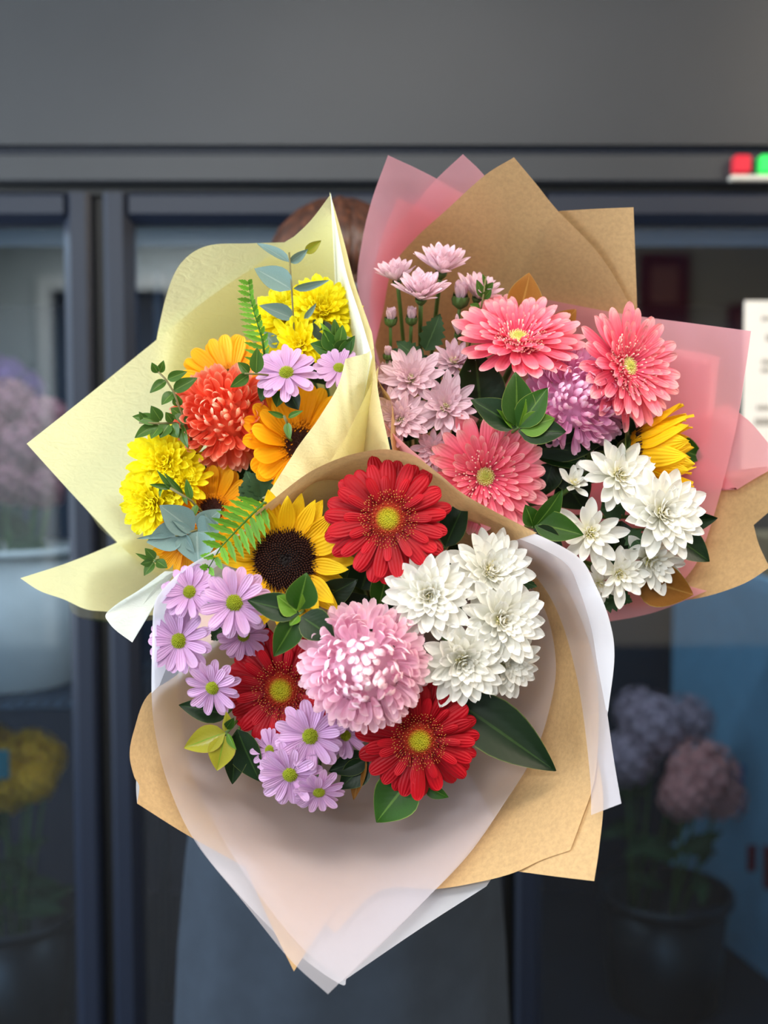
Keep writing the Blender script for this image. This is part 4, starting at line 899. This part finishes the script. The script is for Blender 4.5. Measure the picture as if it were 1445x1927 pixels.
# lemon bouquet leaves
B = 'boxwood sprigs in the lemon bouquet'
sprig('boxwood_sprig', 'upright boxwood sprig beside the coral pompon', 'sprig', 'y', (372,860,.90), [
  ('box',298,702,285,683,15), ('box',300,702,308,679,15), ('box',313,716,281,737,18), ('box',315,714,351,699,17), ('box',326,736,370,710,22), ('box',327,738,303,760,24), ('box',337,765,330,742,20), ('box',345,785,322,768,22), ('box',340,770,345,800,22)],
  B, stem_pts=[(372,860,.91),(350,800,.90),(327,738,.895),(312,714,.893),(298,700,.893)], stem_r=.0010)
sprig('boxwood_sprig', 'spreading boxwood sprig over the lemon chrysanthemum', 'sprig', 'y', (355,800,.898), [
  ('box',300,794,249,782,24), ('box',303,792,284,764,24), ('box',290,800,253,823,22), ('box',302,800,283,824,24), ('box',325,794,312,776,18), ('box',325,798,332,823,24), ('box',340,798,352,843,18), ('box',318,798,300,822,24), ('box',278,798,262,775,16)],
  B, stem_pts=[(360,810,.905),(330,796,.9),(290,797,.895),(262,795,.895)], stem_r=.0010)
sprig('boxwood_sprig', 'boxwood sprig lying over the coral pompon', 'sprig', 'y', (505,706,.872), [('box',482,703,484,654,24), ('box',468,703,449,681,18), ('box',468,705,434,729,20)], B, stem_pts=[(505,706,.885),(485,704,.872),(460,703,.868)], stem_r=.0009)
sprig('boxwood_sprig', 'thin boxwood twig crossing the large golden gerbera', 'sprig', 'y', (538,800,.868), [('box',542,786,569,772,10), ('box',540,795,545,826,14), ('box',535,785,504,774,11)], B, stem_pts=[(540,820,.88),(540,795,.868),(534,782,.866)], stem_r=.0012)
sprig('boxwood_sprig', 'narrow-leaved twig over the lower lemon chrysanthemum', 'sprig', 'y', (400,985,.885), [('box',330,925,294,885,9), ('box',345,930,308,890,10), ('box',325,918,281,912,10), ('box',360,940,350,902,14), ('box',345,932,352,950,9), ('box',305,915,300,935,7), ('box',370,950,362,975,14)], B, stem_pts=[(400,985,.90),(360,942,.885),(320,918,.88)], stem_r=.0012)
sprig('boxwood_sprig', 'boxwood tip under the eucalyptus on lemon paper', 'sprig', 'y', (292,1056,.905), [('box',290,1055,254,1042,8), ('box',292,1052,273,1032,17), ('box',288,1056,265,1062,17), ('box',290,1058,270,1082,20), ('box',295,1056,314,1068,20)], B)
sprig('leaf_rosette', 'soft green leaves and tips above the covered lilac daisy', 'leaves', 'y', (632,655,.90), [('mid',630,665,585,645,30,.2), ('mid',632,665,660,640,28,.2), ('mid',625,660,610,620,28,.2), ('box',638,650,645,612,24,.2), ('mid',625,672,612,700,30,.2), ('mid',640,672,668,632,22,.2), ('dark',618,640,590,600,38,.2,.915,.915), ('light',622,640,604,606,12,.4), ('box',632,640,630,600,16,.2)])
sprig('leaf_rosette', 'green leaves under the lilac daisy at the coral pompon', 'leaves', 'y', (520,740,.895), [('mid',505,715,490,755,28,.2), ('mid',530,735,520,765,26,.2), ('dark',545,740,560,770,30,.2)])
sprig('leaf_rosette', 'lobed green leaf beside the large golden gerbera', 'leaves', 'y', (490,940,.895), [('mumleaf',490,940,462,886,42,.1), ('mumleaf',495,935,485,880,40,.1), ('mumleaf',480,945,450,915,30,.2)])
sprig('leaf_rosette', 'dark leaves deep inside the lemon bouquet behind the coral pompon', 'leaves', 'y', (470,860,.95), [('dark',480,870,450,920,70,.1,.94,.94), ('dark',400,880,360,870,60,.1,.94,.94), ('dark',520,760,480,730,60,.1,.95,.95), ('dark',590,720,610,680,60,.1,.95,.95), ('dark',360,830,330,800,50,.1,.95,.945), ('dark',450,980,420,1040,60,.1,.93,.93)])
E = 'eucalyptus stems in the lemon bouquet'
sprig('eucalyptus_stem', 'slender eucalyptus stem rising against the lemon paper', 'eucalyptus', 'y', (553,700,.915), [
  ('euc',545,494,482,452,20,.4,.91,.925), ('euc',545,494,580,470,16,.6), ('olive',574,476,604,453,18,.3), ('euc',550,545,477,501,38,.2,.91,.915), ('euc',552,543,620,530,16,.7), ('euc',553,600,488,572,30,.3), ('euc',572,600,596,571,10,.5), ('euc',520,655,497,622,22,.6)],
  E, stem_pts=[(556,700,.93),(553,620,.915),(549,545,.91),(544,475,.91)], stem_r=.0008)
sprig('eucalyptus_stem', 'blue grey eucalyptus leaves hanging over the lemon paper', 'eucalyptus', 'y', (368,998,.882), [
  ('euc',365,1000,300,950,44,.2), ('euc',345,1005,275,1020,44,.1), ('euc',330,1008,256,1012,10,.3), ('euc',370,1000,372,1062,72,.1), ('euc',362,1005,325,978,14,.5), ('euc',372,995,415,960,40,.2), ('euc',405,1010,386,962,16,.5), ('euc',345,1005,364,1040,18,.4), ('euc',372,1002,410,1000,60,.15)],
  E, stem_pts=[(400,985,.9),(370,998,.882),(330,1008,.88)], stem_r=.0010)
def fern(label, pts, pin, side, lens, w, d0, tipk='fern'):
    M = Matrix.Translation(P(*pts[0])); r = empty('fern_frond', M); tag(r, label, 'fern', 'fern fronds in the lemon bouquet')
    m = MB(); m.tube([M.inverted() @ P(*p) for p in pts], [.0012 - .0008 * i / (len(pts) - 1) for i in range(len(pts))], 6); m.build('rachis', LM['fern'], r)
    for i in range(pin):
        f = (i + .4) / pin * (len(pts) - 1); k = min(int(f), len(pts) - 2); t = f - k
        a = [lerp(pts[k][q], pts[k+1][q], t) for q in range(3)]; tx, ty = pts[k+1][0] - pts[k][0], pts[k+1][1] - pts[k][1]; l = math.hypot(tx, ty); tx /= l; ty /= l
        for s in side:
            L = lens(f / (len(pts) - 1)); 
            put_leaf(r, M, tipk, a, (a[0] + (tx * .45 - ty * s) * L, a[1] + (ty * .45 + tx * s) * L, a[2] - .004), w, rnd.uniform(-.3, .3), 'pinna')
    stem(r, M, 0, 'y', .0012, start=P(*pts[0]))
fern('fern frond curling up over the golden gerbera', [(500,690,.90),(494,640,.895),(482,600,.892),(472,565,.892),(468,528,.892)], 14, (-1, .35), lambda f: 40 * (1 - f * .5), 9, .9)
fern('fern frond hanging over the front film edge', [(496,946,.842),(470,972,.838),(445,998,.836),(415,1030,.838),(386,1080,.842)], 10, (-1, 1), lambda f: 48 * math.sin(PI * (0.3 + .66 * f)) + 6, 13, .84)
# ------------------------------------------------------------------ the person holding the bouquets
PX, PYY = -0.058, 1.43
M_skin = plain('skin', (205, 158, 132), 0.55, noise=0.04)
M_apron = plain('charcoal blue apron cloth', (44, 52, 63), 0.85, noise=0.10, nscale=30, bump=0.3, spec=0.2)
M_shirt = plain('black cotton', (26, 28, 33), 0.9, spec=0.2)
M_trous = plain('dark trousers', (28, 32, 42), 0.9, spec=0.2)
M_shoe = plain('black shoe', (20, 20, 22), 0.5)
def skin_obj(name, chains, mat, parent=None, loc=(0, 0, 0), sub=2, root=0):
    vs, es, rs, idx = [], [], [], {}
    for ch in chains:
        prev = None
        for key, co, r in ch:
            if key not in idx: idx[key] = len(vs); vs.append(co); rs.append(r)
            if prev is not None: es.append((prev, idx[key]))
            prev = idx[key]
    me = bpy.data.meshes.new(name); me.from_pydata(vs, es, []); me.materials.append(mat)
    o = bpy.data.objects.new(name, me); COL.objects.link(o); o.location = loc
    if parent: o.parent = parent
    sk = o.modifiers.new('skin', 'SKIN'); sk.use_smooth_shade = True; sk.branch_smoothing = 0.6
    if not me.skin_vertices: me.skin_vertices.new()
    for i, r in enumerate(rs):
        d = me.skin_vertices[0].data[i]; d.radius = r if isinstance(r, tuple) else (r, r); d.use_root = (i == root)
    sb = o.modifiers.new('sub', 'SUBSURF'); sb.levels = sub; sb.render_levels = sub
    return o
hr = APEX['r'] - Vector((PX, PYY, 0)); hp = APEX['p'] - Vector((PX, PYY, 0))
def hand_chains(tag_, wrist, c, sgn):
    """fingers close round the bound neck at c; the palm lies at its outer side (sgn = -1: from the picture's left)"""
    palm = c + Vector((sgn * .040, .020, -.005)); out = [[('%swr' % tag_, wrist, .024), ('%spm' % tag_, palm, (.030, .018))]]
    for k in range(4):
        z = .030 - k * .019; L = (.9, 1.0, .95, .8)[k]
        p = [palm + Vector((0, -.010, z * .7)), c + Vector((sgn * .034, -.026, z)), c + Vector((sgn * .004, -.036 * L, z - .002)), c + Vector((-sgn * .022 * L, -.024, z - .004)), c + Vector((-sgn * .028 * L, -.008, z - .004))]
        out.append([('%spm' % tag_, palm, (.030, .018))] + [('%sf%d%d' % (tag_, k, i), q, .0092 - .0006 * i) for i, q in enumerate(p)])
    th = [palm + Vector((-sgn * .004, .018, .026)), c + Vector((sgn * .022, .034, .040)), c + Vector((-sgn * .004, .032, .046)), c + Vector((-sgn * .018, .022, .046))]
    out.append([('%spm' % tag_, palm, (.030, .018))] + [('%st%d' % (tag_, i), q, .0105 - .0006 * i) for i, q in enumerate(th)])
    return out
Vv = Vector
ch = [[('pel', Vv((0, 0, .92)), (.135, .10)), ('wst', Vv((0, 0, 1.06)), (.115, .09)), ('cst', Vv((0, -.005, 1.24)), (.13, .095)), ('nkb', Vv((0, .005, 1.365)), .058), ('nk', Vv((0, 0, 1.42)), .050), ('jaw', Vv((0, -.022, 1.475)), (.056, .062)), ('fac', Vv((0, -.02, 1.535)), (.068, .080)), ('brw', Vv((0, -.012, 1.585)), (.072, .085)), ('crn', Vv((0, -.005, 1.63)), .045)],
      [('fac', Vv((0, -.02, 1.535)), (.068, .080)), ('ns1', Vv((0, -.092, 1.535)), .013), ('ns2', Vv((0, -.112, 1.523)), .009)]]
for s in (-1, 1):
    ch.append([('fac', Vv((0, -.02, 1.535)), (.068, .080)), ('ear%d' % s, Vv((s * .076, .0, 1.535)), (.012, .018))])
    ch.append([('pel', Vv((0, 0, .92)), .13), ('hip%d' % s, Vv((s * .085, 0, .84)), .088), ('kne%d' % s, Vv((s * .09, -.01, .47)), .056), ('cal%d' % s, Vv((s * .092, .01, .32)), .052), ('ank%d' % s, Vv((s * .095, .02, .085)), .036), ('toe%d' % s, Vv((s * .105, -.10, .035)), .030)])
c1 = hr; c2 = hp
ch.append([('cst', Vv((0, -.005, 1.24)), .12), ('shl', Vv((-.135, 0, 1.315)), .056), ('ell', Vv((-.185, -.035, 1.10)), .042), ('fal', Vv((-.13, -.14, 1.13)), .038), ('Lwr', c1 + Vv((-.075, .06, -.02)), .024)])
ch += hand_chains('L', c1 + Vv((-.075, .06, -.02)), c1, -1)
ch.append([('cst', Vv((0, -.005, 1.24)), .12), ('shr', Vv((.135, 0, 1.315)), .056), ('elr', Vv((.19, -.035, 1.10)), .042), ('far', Vv((.18, -.13, 1.17)), .038), ('Rwr', c2 + Vv((.075, .06, -.03)), .024)])
ch += hand_chains('R', c2 + Vv((.075, .06, -.03)), c2, 1)
person = skin_obj('person', ch, M_skin, loc=(PX, PYY, 0))
tag(person, 'person in a charcoal apron holding three bouquets in front of face', 'person')
def loft(name, rings, mat, n=40, a0=0, a1=2 * PI, fold=0.0, nf=9, cap=False):
    """rings: (cx, cy, z, rx, ry)"""
    closed = abs(a1 - a0 - 2 * PI) < 1e-6; vs = []; m = len(rings); q = n if closed else n + 1
    for i, (cx, cy, z, rx, ry) in enumerate(rings):
        for k in range(q):
            a = a0 + (a1 - a0) * k / n; w = 1 + fold * (i / (m - 1)) * math.sin(nf * a + i * .4)
            vs.append((cx + math.cos(a) * rx * w, cy + math.sin(a) * ry * w, z))
    fs = [(i*q+k, i*q+(k+1) % q, (i+1)*q+(k+1) % q, (i+1)*q+k) for i in range(m-1) for k in range(n)]
    o = link(name, mesh(name, vs, fs, mat), person); so = o.modifiers.new('thick', 'SOLIDIFY'); so.thickness = .003; so.offset = 1
    return o
loft('shirt', [(0, 0, 1.39, .066, .066), (0, 0, 1.36, .12, .085), (0, -.003, 1.30, .165, .108), (0, -.005, 1.22, .16, .118), (0, 0, 1.08, .15, .108), (0, 0, .95, .168, .122), (0, 0, .86, .178, .128)], M_shirt, fold=.015)
for s, pts in ((-1, [(-.10, 0, 1.325), (-.145, -.002, 1.30), (-.17, -.02, 1.20), (-.18, -.03, 1.14)]), (1, [(.10, 0, 1.325), (.145, -.002, 1.30), (.175, -.02, 1.20), (.187, -.03, 1.14)])):
    m = MB(); m.tube(pts, [.068, .072, .062, .060], 16, cap=False); m.build('sleeve', M_shirt, person)
for s in (-1, 1):
    m = MB(); m.tube([(s*.082, 0, .90), (s*.085, 0, .80), (s*.09, -.01, .47), (s*.094, .01, .12)], [.108, .104, .078, .068], 18, cap=False); m.build('trouser_leg', M_trous, person)
    m = MB(); m.lathe([(.001, .0), (.048, .0), (.05, .03), (.042, .065), (.001, .085)], 16, (s*.10, -.05, 0), .95, 2.5); m.build('shoe', M_shoe, person)
# apron: bib and wrapped skirt
ap = loft('apron', [(0, -.004, 1.27, .135, .132), (0, -.004, 1.15, .16, .136), (0, 0, 1.02, .178, .138), (0, 0, .90, .200, .150), (0, 0, .80, .212, .158), (0, 0, .68, .222, .164), (0, 0, .55, .228, .168), (0, 0, .42, .232, .170)], M_apron, n=56, a0=-PI/2 - 1.9, a1=-PI/2 + 1.9, fold=.022, nf=11)
for s in (-1, 1):
    m = MB(); m.tube([(s*.10, -.10, 1.27), (s*.085, -.075, 1.34), (s*.06, .0, 1.40), (0, .062, 1.41)], .009, 8); m.build('apron_strap', M_apron, person)
m = MB(); m.lathe([(.001, .010), (.007, .007), (.010, 0)], 12)
M_eye = plain('eye', (60, 40, 30), 0.2); M_lip = plain('lips', (176, 96, 92), 0.5)
for s in (-1, 1):
    e = MB(); e.lathe([(.001, .012), (.008, .009), (.012, 0), (.008, -.009), (.001, -.012)], 12, (s*.030, -.090, 1.553)); e.build('eye', M_eye, person)
e = MB(); e.tube([(-.022, -.083, 1.492), (-.008, -.092, 1.495), (.008, -.092, 1.495), (.022, -.083, 1.492)], [.002, .006, .006, .002], 8); e.build('mouth', M_lip, person)
# hair: a cap of overlapping locks falling to the shoulders, fringe in front
m_h, nt_h, out_h = newmat('auburn brown hair')
tc = N(nt_h, 'TexCoord'); mp = N(nt_h, 'Mapping'); mp.inputs['Scale'].default_value = (140, 140, 8); nt_h.links.new(tc.outputs['Object'], mp.inputs[0])
nz = N(nt_h, 'TexNoise', i_Scale=1.0, i_Detail=3.0); nt_h.links.new(mp.outputs[0], nz.inputs['Vector'])
bh = N(nt_h, 'BsdfPrincipled', i_Roughness=0.4); nt_h.links.new(ramp(nt_h, nz.outputs[0], [(.3, lin((40, 24, 19))), (.6, lin((82, 46, 30))), (.8, lin((120, 74, 50)))]), bh.inputs['Base Color']); nt_h.links.new(bh.outputs[0], out_h.inputs[0])
hm = MB(); hc = Vv((0, -.005, 1.565))
def on_head(az, th, g=1.0): return hc + Vv((math.sin(th) * math.sin(az) * .083 * g, -math.sin(th) * math.cos(az) * .103 * g, math.cos(th) * .098 * g))
for k in range(190):
    az = rnd.uniform(-PI, PI); front = abs(az) < .5; g = rnd.uniform(.98, 1.05)
    pts = [on_head(az * .25 + rnd.uniform(-.2, .2), .06, g)]; tmax = rnd.uniform(1.25, 1.6) if front else 1.75
    for j in range(1, 7): pts.append(on_head(az, .06 + (tmax - .06) * j / 6, g))
    if not front:
        b = pts[-1]; zb = rnd.uniform(1.30, 1.40)
        for j in range(1, 4): pts.append(Vv((b.x * (1 - .05 * j), b.y * (1 - .04 * j) + .008 * j, lerp(b.z, zb, j / 3))))
    nn = len(pts); hm.tube(pts, [.010 + .006 * math.sin(PI * min(1, (i + .5) / nn)) if i < nn - 1 else .003 for i in range(nn)], 6)
hm.build('hair', m_h, person)
# ------------------------------------------------------------------ things standing inside the cooler
M_bucket = plain('white plastic bucket', (222, 208, 196), 0.45, noise=.04); M_dkbucket = plain('black plastic bucket', (20, 24, 30), 0.4)
M_shelf = plain('grey wire shelf', (70, 82, 96), 0.4, 0.4)
zs = PY(60, 1286, 2.2).z
m = MB(); xs0, xs1 = gaps[1] + .08, gx1 - .02
for yy in (2.04, 2.24, 2.44): m.tube([(xs0, yy, zs - .012), (xs1, yy, zs - .012)], .005, 6)
for k in range(26): x = lerp(xs0, xs1, k / 25); m.tube([(x, 2.03, zs - .004), (x, 2.45, zs - .004)], .003, 5)
cpart(m, 'wire_shelf', M_shelf, smooth=True)
for x in (xs0, xs1):
    m = MB(); m.tube([(x, 2.44, .05), (x, 2.44, 1.75)], .010, 8); m.tube([(x, 2.04, .05), (x, 2.04, zs)], .010, 8); cpart(m, 'shelf_post', M_shelf, smooth=True)
def bucket(x, y, z, R, h, mat, label, group=None):
    r = empty('bucket', Vector((x, y, z))); tag(r, label, 'bucket', group)
    m = MB(); m.lathe([(.001, 0), (R * .82, 0), (R * .84, .004), (R * .98, h), (R * .95, h), (R * .80, .01), (.001, .01)], 28); m.build('body', mat, r)
    m = MB(); m.lathe([(R * .98, h - .012), (R * 1.05, h - .012), (R * 1.05, h + .004), (R * .96, h + .004)], 28); m.build('rim', mat, r)
    m = MB(); m.tube([(R * 1.03 * math.cos(a), R * 1.03 * math.sin(a) * .4 - R * .9 * abs(math.sin(a)) * .3, h - .02 - .05 * math.sin(a)) for a in [PI * i / 12 for i in range(13)]], .003, 6); m.build('handle', M_shelf, r)
    return r
def cluster(root, c, R, col_mat, nfl, seed):
    q = random.Random(seed); mb = MB()
    for i in range(nfl):
        f = (i + .5) / nfl; a = i * GOLD; th = math.acos(1 - 1.7 * f); d = Vector((math.sin(th)*math.cos(a), math.sin(th)*math.sin(a), math.cos(th)))
        p = c + d * R * q.uniform(.85, 1.0); u = d.orthogonal().normalized(); v = d.cross(u); s = R * .26
        for k in range(5):
            a2 = 2*PI*k/5 + i; w = u*math.cos(a2) + v*math.sin(a2); n = d.cross(w)
            mb.add([p, p + w*s*.6 + n*s*.34 + d*s*.15, p + w*s + d*s*.22, p + w*s*.6 - n*s*.34 + d*s*.15], [(0, 1, 2, 3)], [0, .6, 1, .6])
    o = mb.build('blossom', col_mat, root); o['kind'] = 'stuff'
    m = MB(); m.lathe([(.001, R*.8), (R*.6, R*.55), (R*.78, 0), (R*.5, -R*.6), (.001, -R*.75)], 14, c); m.build('blossom_core', col_mat, root)
def bunch(name, label, cat, base, heads, mat, leaf='mumleaf', nleaf=8, seed=1, nfl=55):
    r = empty(name, base); tag(r, label, cat); q = random.Random(seed)
    for i, (p, R) in enumerate(heads):
        c = p - base; cluster(r, c, R, mat, nfl, seed + i)
        m = MB(); m.tube([c, c * .5 + Vector((0, 0, .01)), Vector((q.uniform(-.02, .02), q.uniform(-.02, .02), 0))], .004, 6); m.build('stem', M_stem, r)
    for k in range(nleaf):
        p, R = q.choice(heads); a = q.uniform(0, 2*PI); c = (p - base); c = c * q.uniform(.45, .8)
        X = Vector((math.cos(a), math.sin(a) * .6 - .3, q.uniform(-.3, .8))).normalized(); Z = (Vector((0, -1, .6)) - X * X.dot(Vector((0, -1, .6)))).normalized(); Yv = Z.cross(X); L = q.uniform(.08, .13)
        Mx = Matrix((X, Yv, Z)).transposed().to_4x4() @ Matrix.Diagonal((L, L * .6, L, 1)); Mx.translation = c
        link('leaf', q.choice(LV[leaf]), r, Mx)
    return r
mt_dusty = attr_mat('dusty pink blossom', [(0, (120, 60, 70)), (1, (200, 132, 128))]); mt_plum = attr_mat('plum blossom', [(0, (80, 40, 96)), (1, (140, 84, 140))])
mt_gold = attr_mat('golden blossom', [(0, (190, 120, 10)), (1, (240, 184, 30))]); mt_rosy = attr_mat('salmon blossom', [(0, (190, 110, 100)), (1, (238, 170, 160))]); mt_grey = attr_mat('mauve grey blossom', [(0, (140, 110, 120)), (1, (200, 172, 178))])
bc = PY(25, 1285, 2.22); bucket(bc.x, 2.22, zs, .15, .285, M_bucket, 'white plastic bucket of dusty pink flowers on the cooler shelf')
hd = [(PY(x, y, Y_), R) for x, y, Y_, R in ((20, 760, 2.25, .055), (85, 790, 2.2, .05), (40, 850, 2.15, .06), (110, 860, 2.25, .05), (10, 910, 2.12, .055), (75, 920, 2.15, .05), (130, 800, 2.3, .045), (-40, 820, 2.2, .07), (-60, 740, 2.25, .06))]
bunch('pink_flower_bunch', 'dusty pink flower bunch standing in the white bucket', 'flowers', Vector((bc.x, 2.22, zs + .03)), hd, mt_dusty, seed=3)
bunch('plum_flower_bunch', 'plum purple flower bunch in the white bucket', 'flowers', Vector((bc.x - .05, 2.26, zs + .03)), [(PY(12, 715, 2.32), .05), (PY(48, 735, 2.34), .045), (PY(-30, 700, 2.3), .05)], mt_plum, seed=9, nleaf=4)
b2 = PY(20, 1700, 2.25); bucket(b2.x, 2.25, .05, .14, .30, M_dkbucket, 'black bucket under the wire shelf', 'black buckets on the cooler floor')
bunch('golden_flower_bunch', 'golden yellow flower bunch in the black bucket under the shelf', 'flowers', Vector((b2.x, 2.25, .09)), [(PY(x, y, Y_), R) for x, y, Y_, R in ((50, 1440, 2.2, .075), (10, 1480, 2.15, .065), (92, 1425, 2.3, .04), (-30, 1420, 2.2, .07), (60, 1475, 2.12, .045))], mt_gold, seed=5, nleaf=10)
tg = PY(4, 1438, 2.08); r = empty('price_tag', tg); tag(r, 'small teal tag in the golden flowers', 'tag')
m = MB(); m.box((-.035, -.002, -.030), (.014, .002, .028), .001); m.build('card', plain('teal card', (10, 120, 130), .5), r, smooth=False)
m = MB(); m.tube([(-.01, .003, -.03), (-.02, .09, -.2)], .002, 6); m.build('pick', M_stem, r)
b3 = PY(1250, 1750, 2.45); bucket(b3.x, 2.45, .05, .15, .26, M_dkbucket, 'black bucket beside the pale cooler partition', 'black buckets on the cooler floor')
bunch('salmon_flower_bunch', 'salmon pink flower bunch in the bucket by the partition', 'flowers', Vector((b3.x, 2.45, .09)), [(PY(x, y, Y_), R) for x, y, Y_, R in ((1320, 1460, 2.4, .085), (1290, 1500, 2.36, .06), (1355, 1500, 2.42, .06))], mt_rosy, seed=21, nleaf=6)
bunch('mauve_flower_bunch', 'greyish mauve flower bunch behind the salmon flowers', 'flowers', Vector((b3.x - .06, 2.5, .09)), [(PY(x, y, Y_), R) for x, y, Y_, R in ((1230, 1370, 2.5, .085), (1180, 1430, 2.48, .07), (1290, 1360, 2.55, .07), (1200, 1340, 2.56, .06))], mt_grey, seed=31, nleaf=14)
# a cardboard box on the partition's ledge
bx0 = PY(1432, 1082, 2.15); bx1 = PY(1560, 1008, 2.15); r = empty('cardboard_box', Vector(((bx0.x + bx1.x) / 2, 2.15, bx0.z))); tag(r, 'brown cardboard box standing on the cooler ledge', 'box')
hw = (bx1.x - bx0.x) / 2; m = MB(); m.box((-hw, -.1, 0), (hw, .15, bx1.z - bx0.z), .002); m.build('carton', plain('cardboard', (150, 118, 80), .8, noise=.08), r, smooth=False)
m = MB(); m.box((-hw * 1.0, -.102, (bx1.z - bx0.z) * .45), (hw * 1.0, -.1, (bx1.z - bx0.z) * .6)); m.build('packing_tape', plain('tan tape', (170, 140, 100), .3), r, smooth=False)
m = MB(); m.box((bx0.x - .02, 1.95, bx0.z - .025), (X1, 2.4, bx0.z)); cpart(m, 'ledge', M_inside)
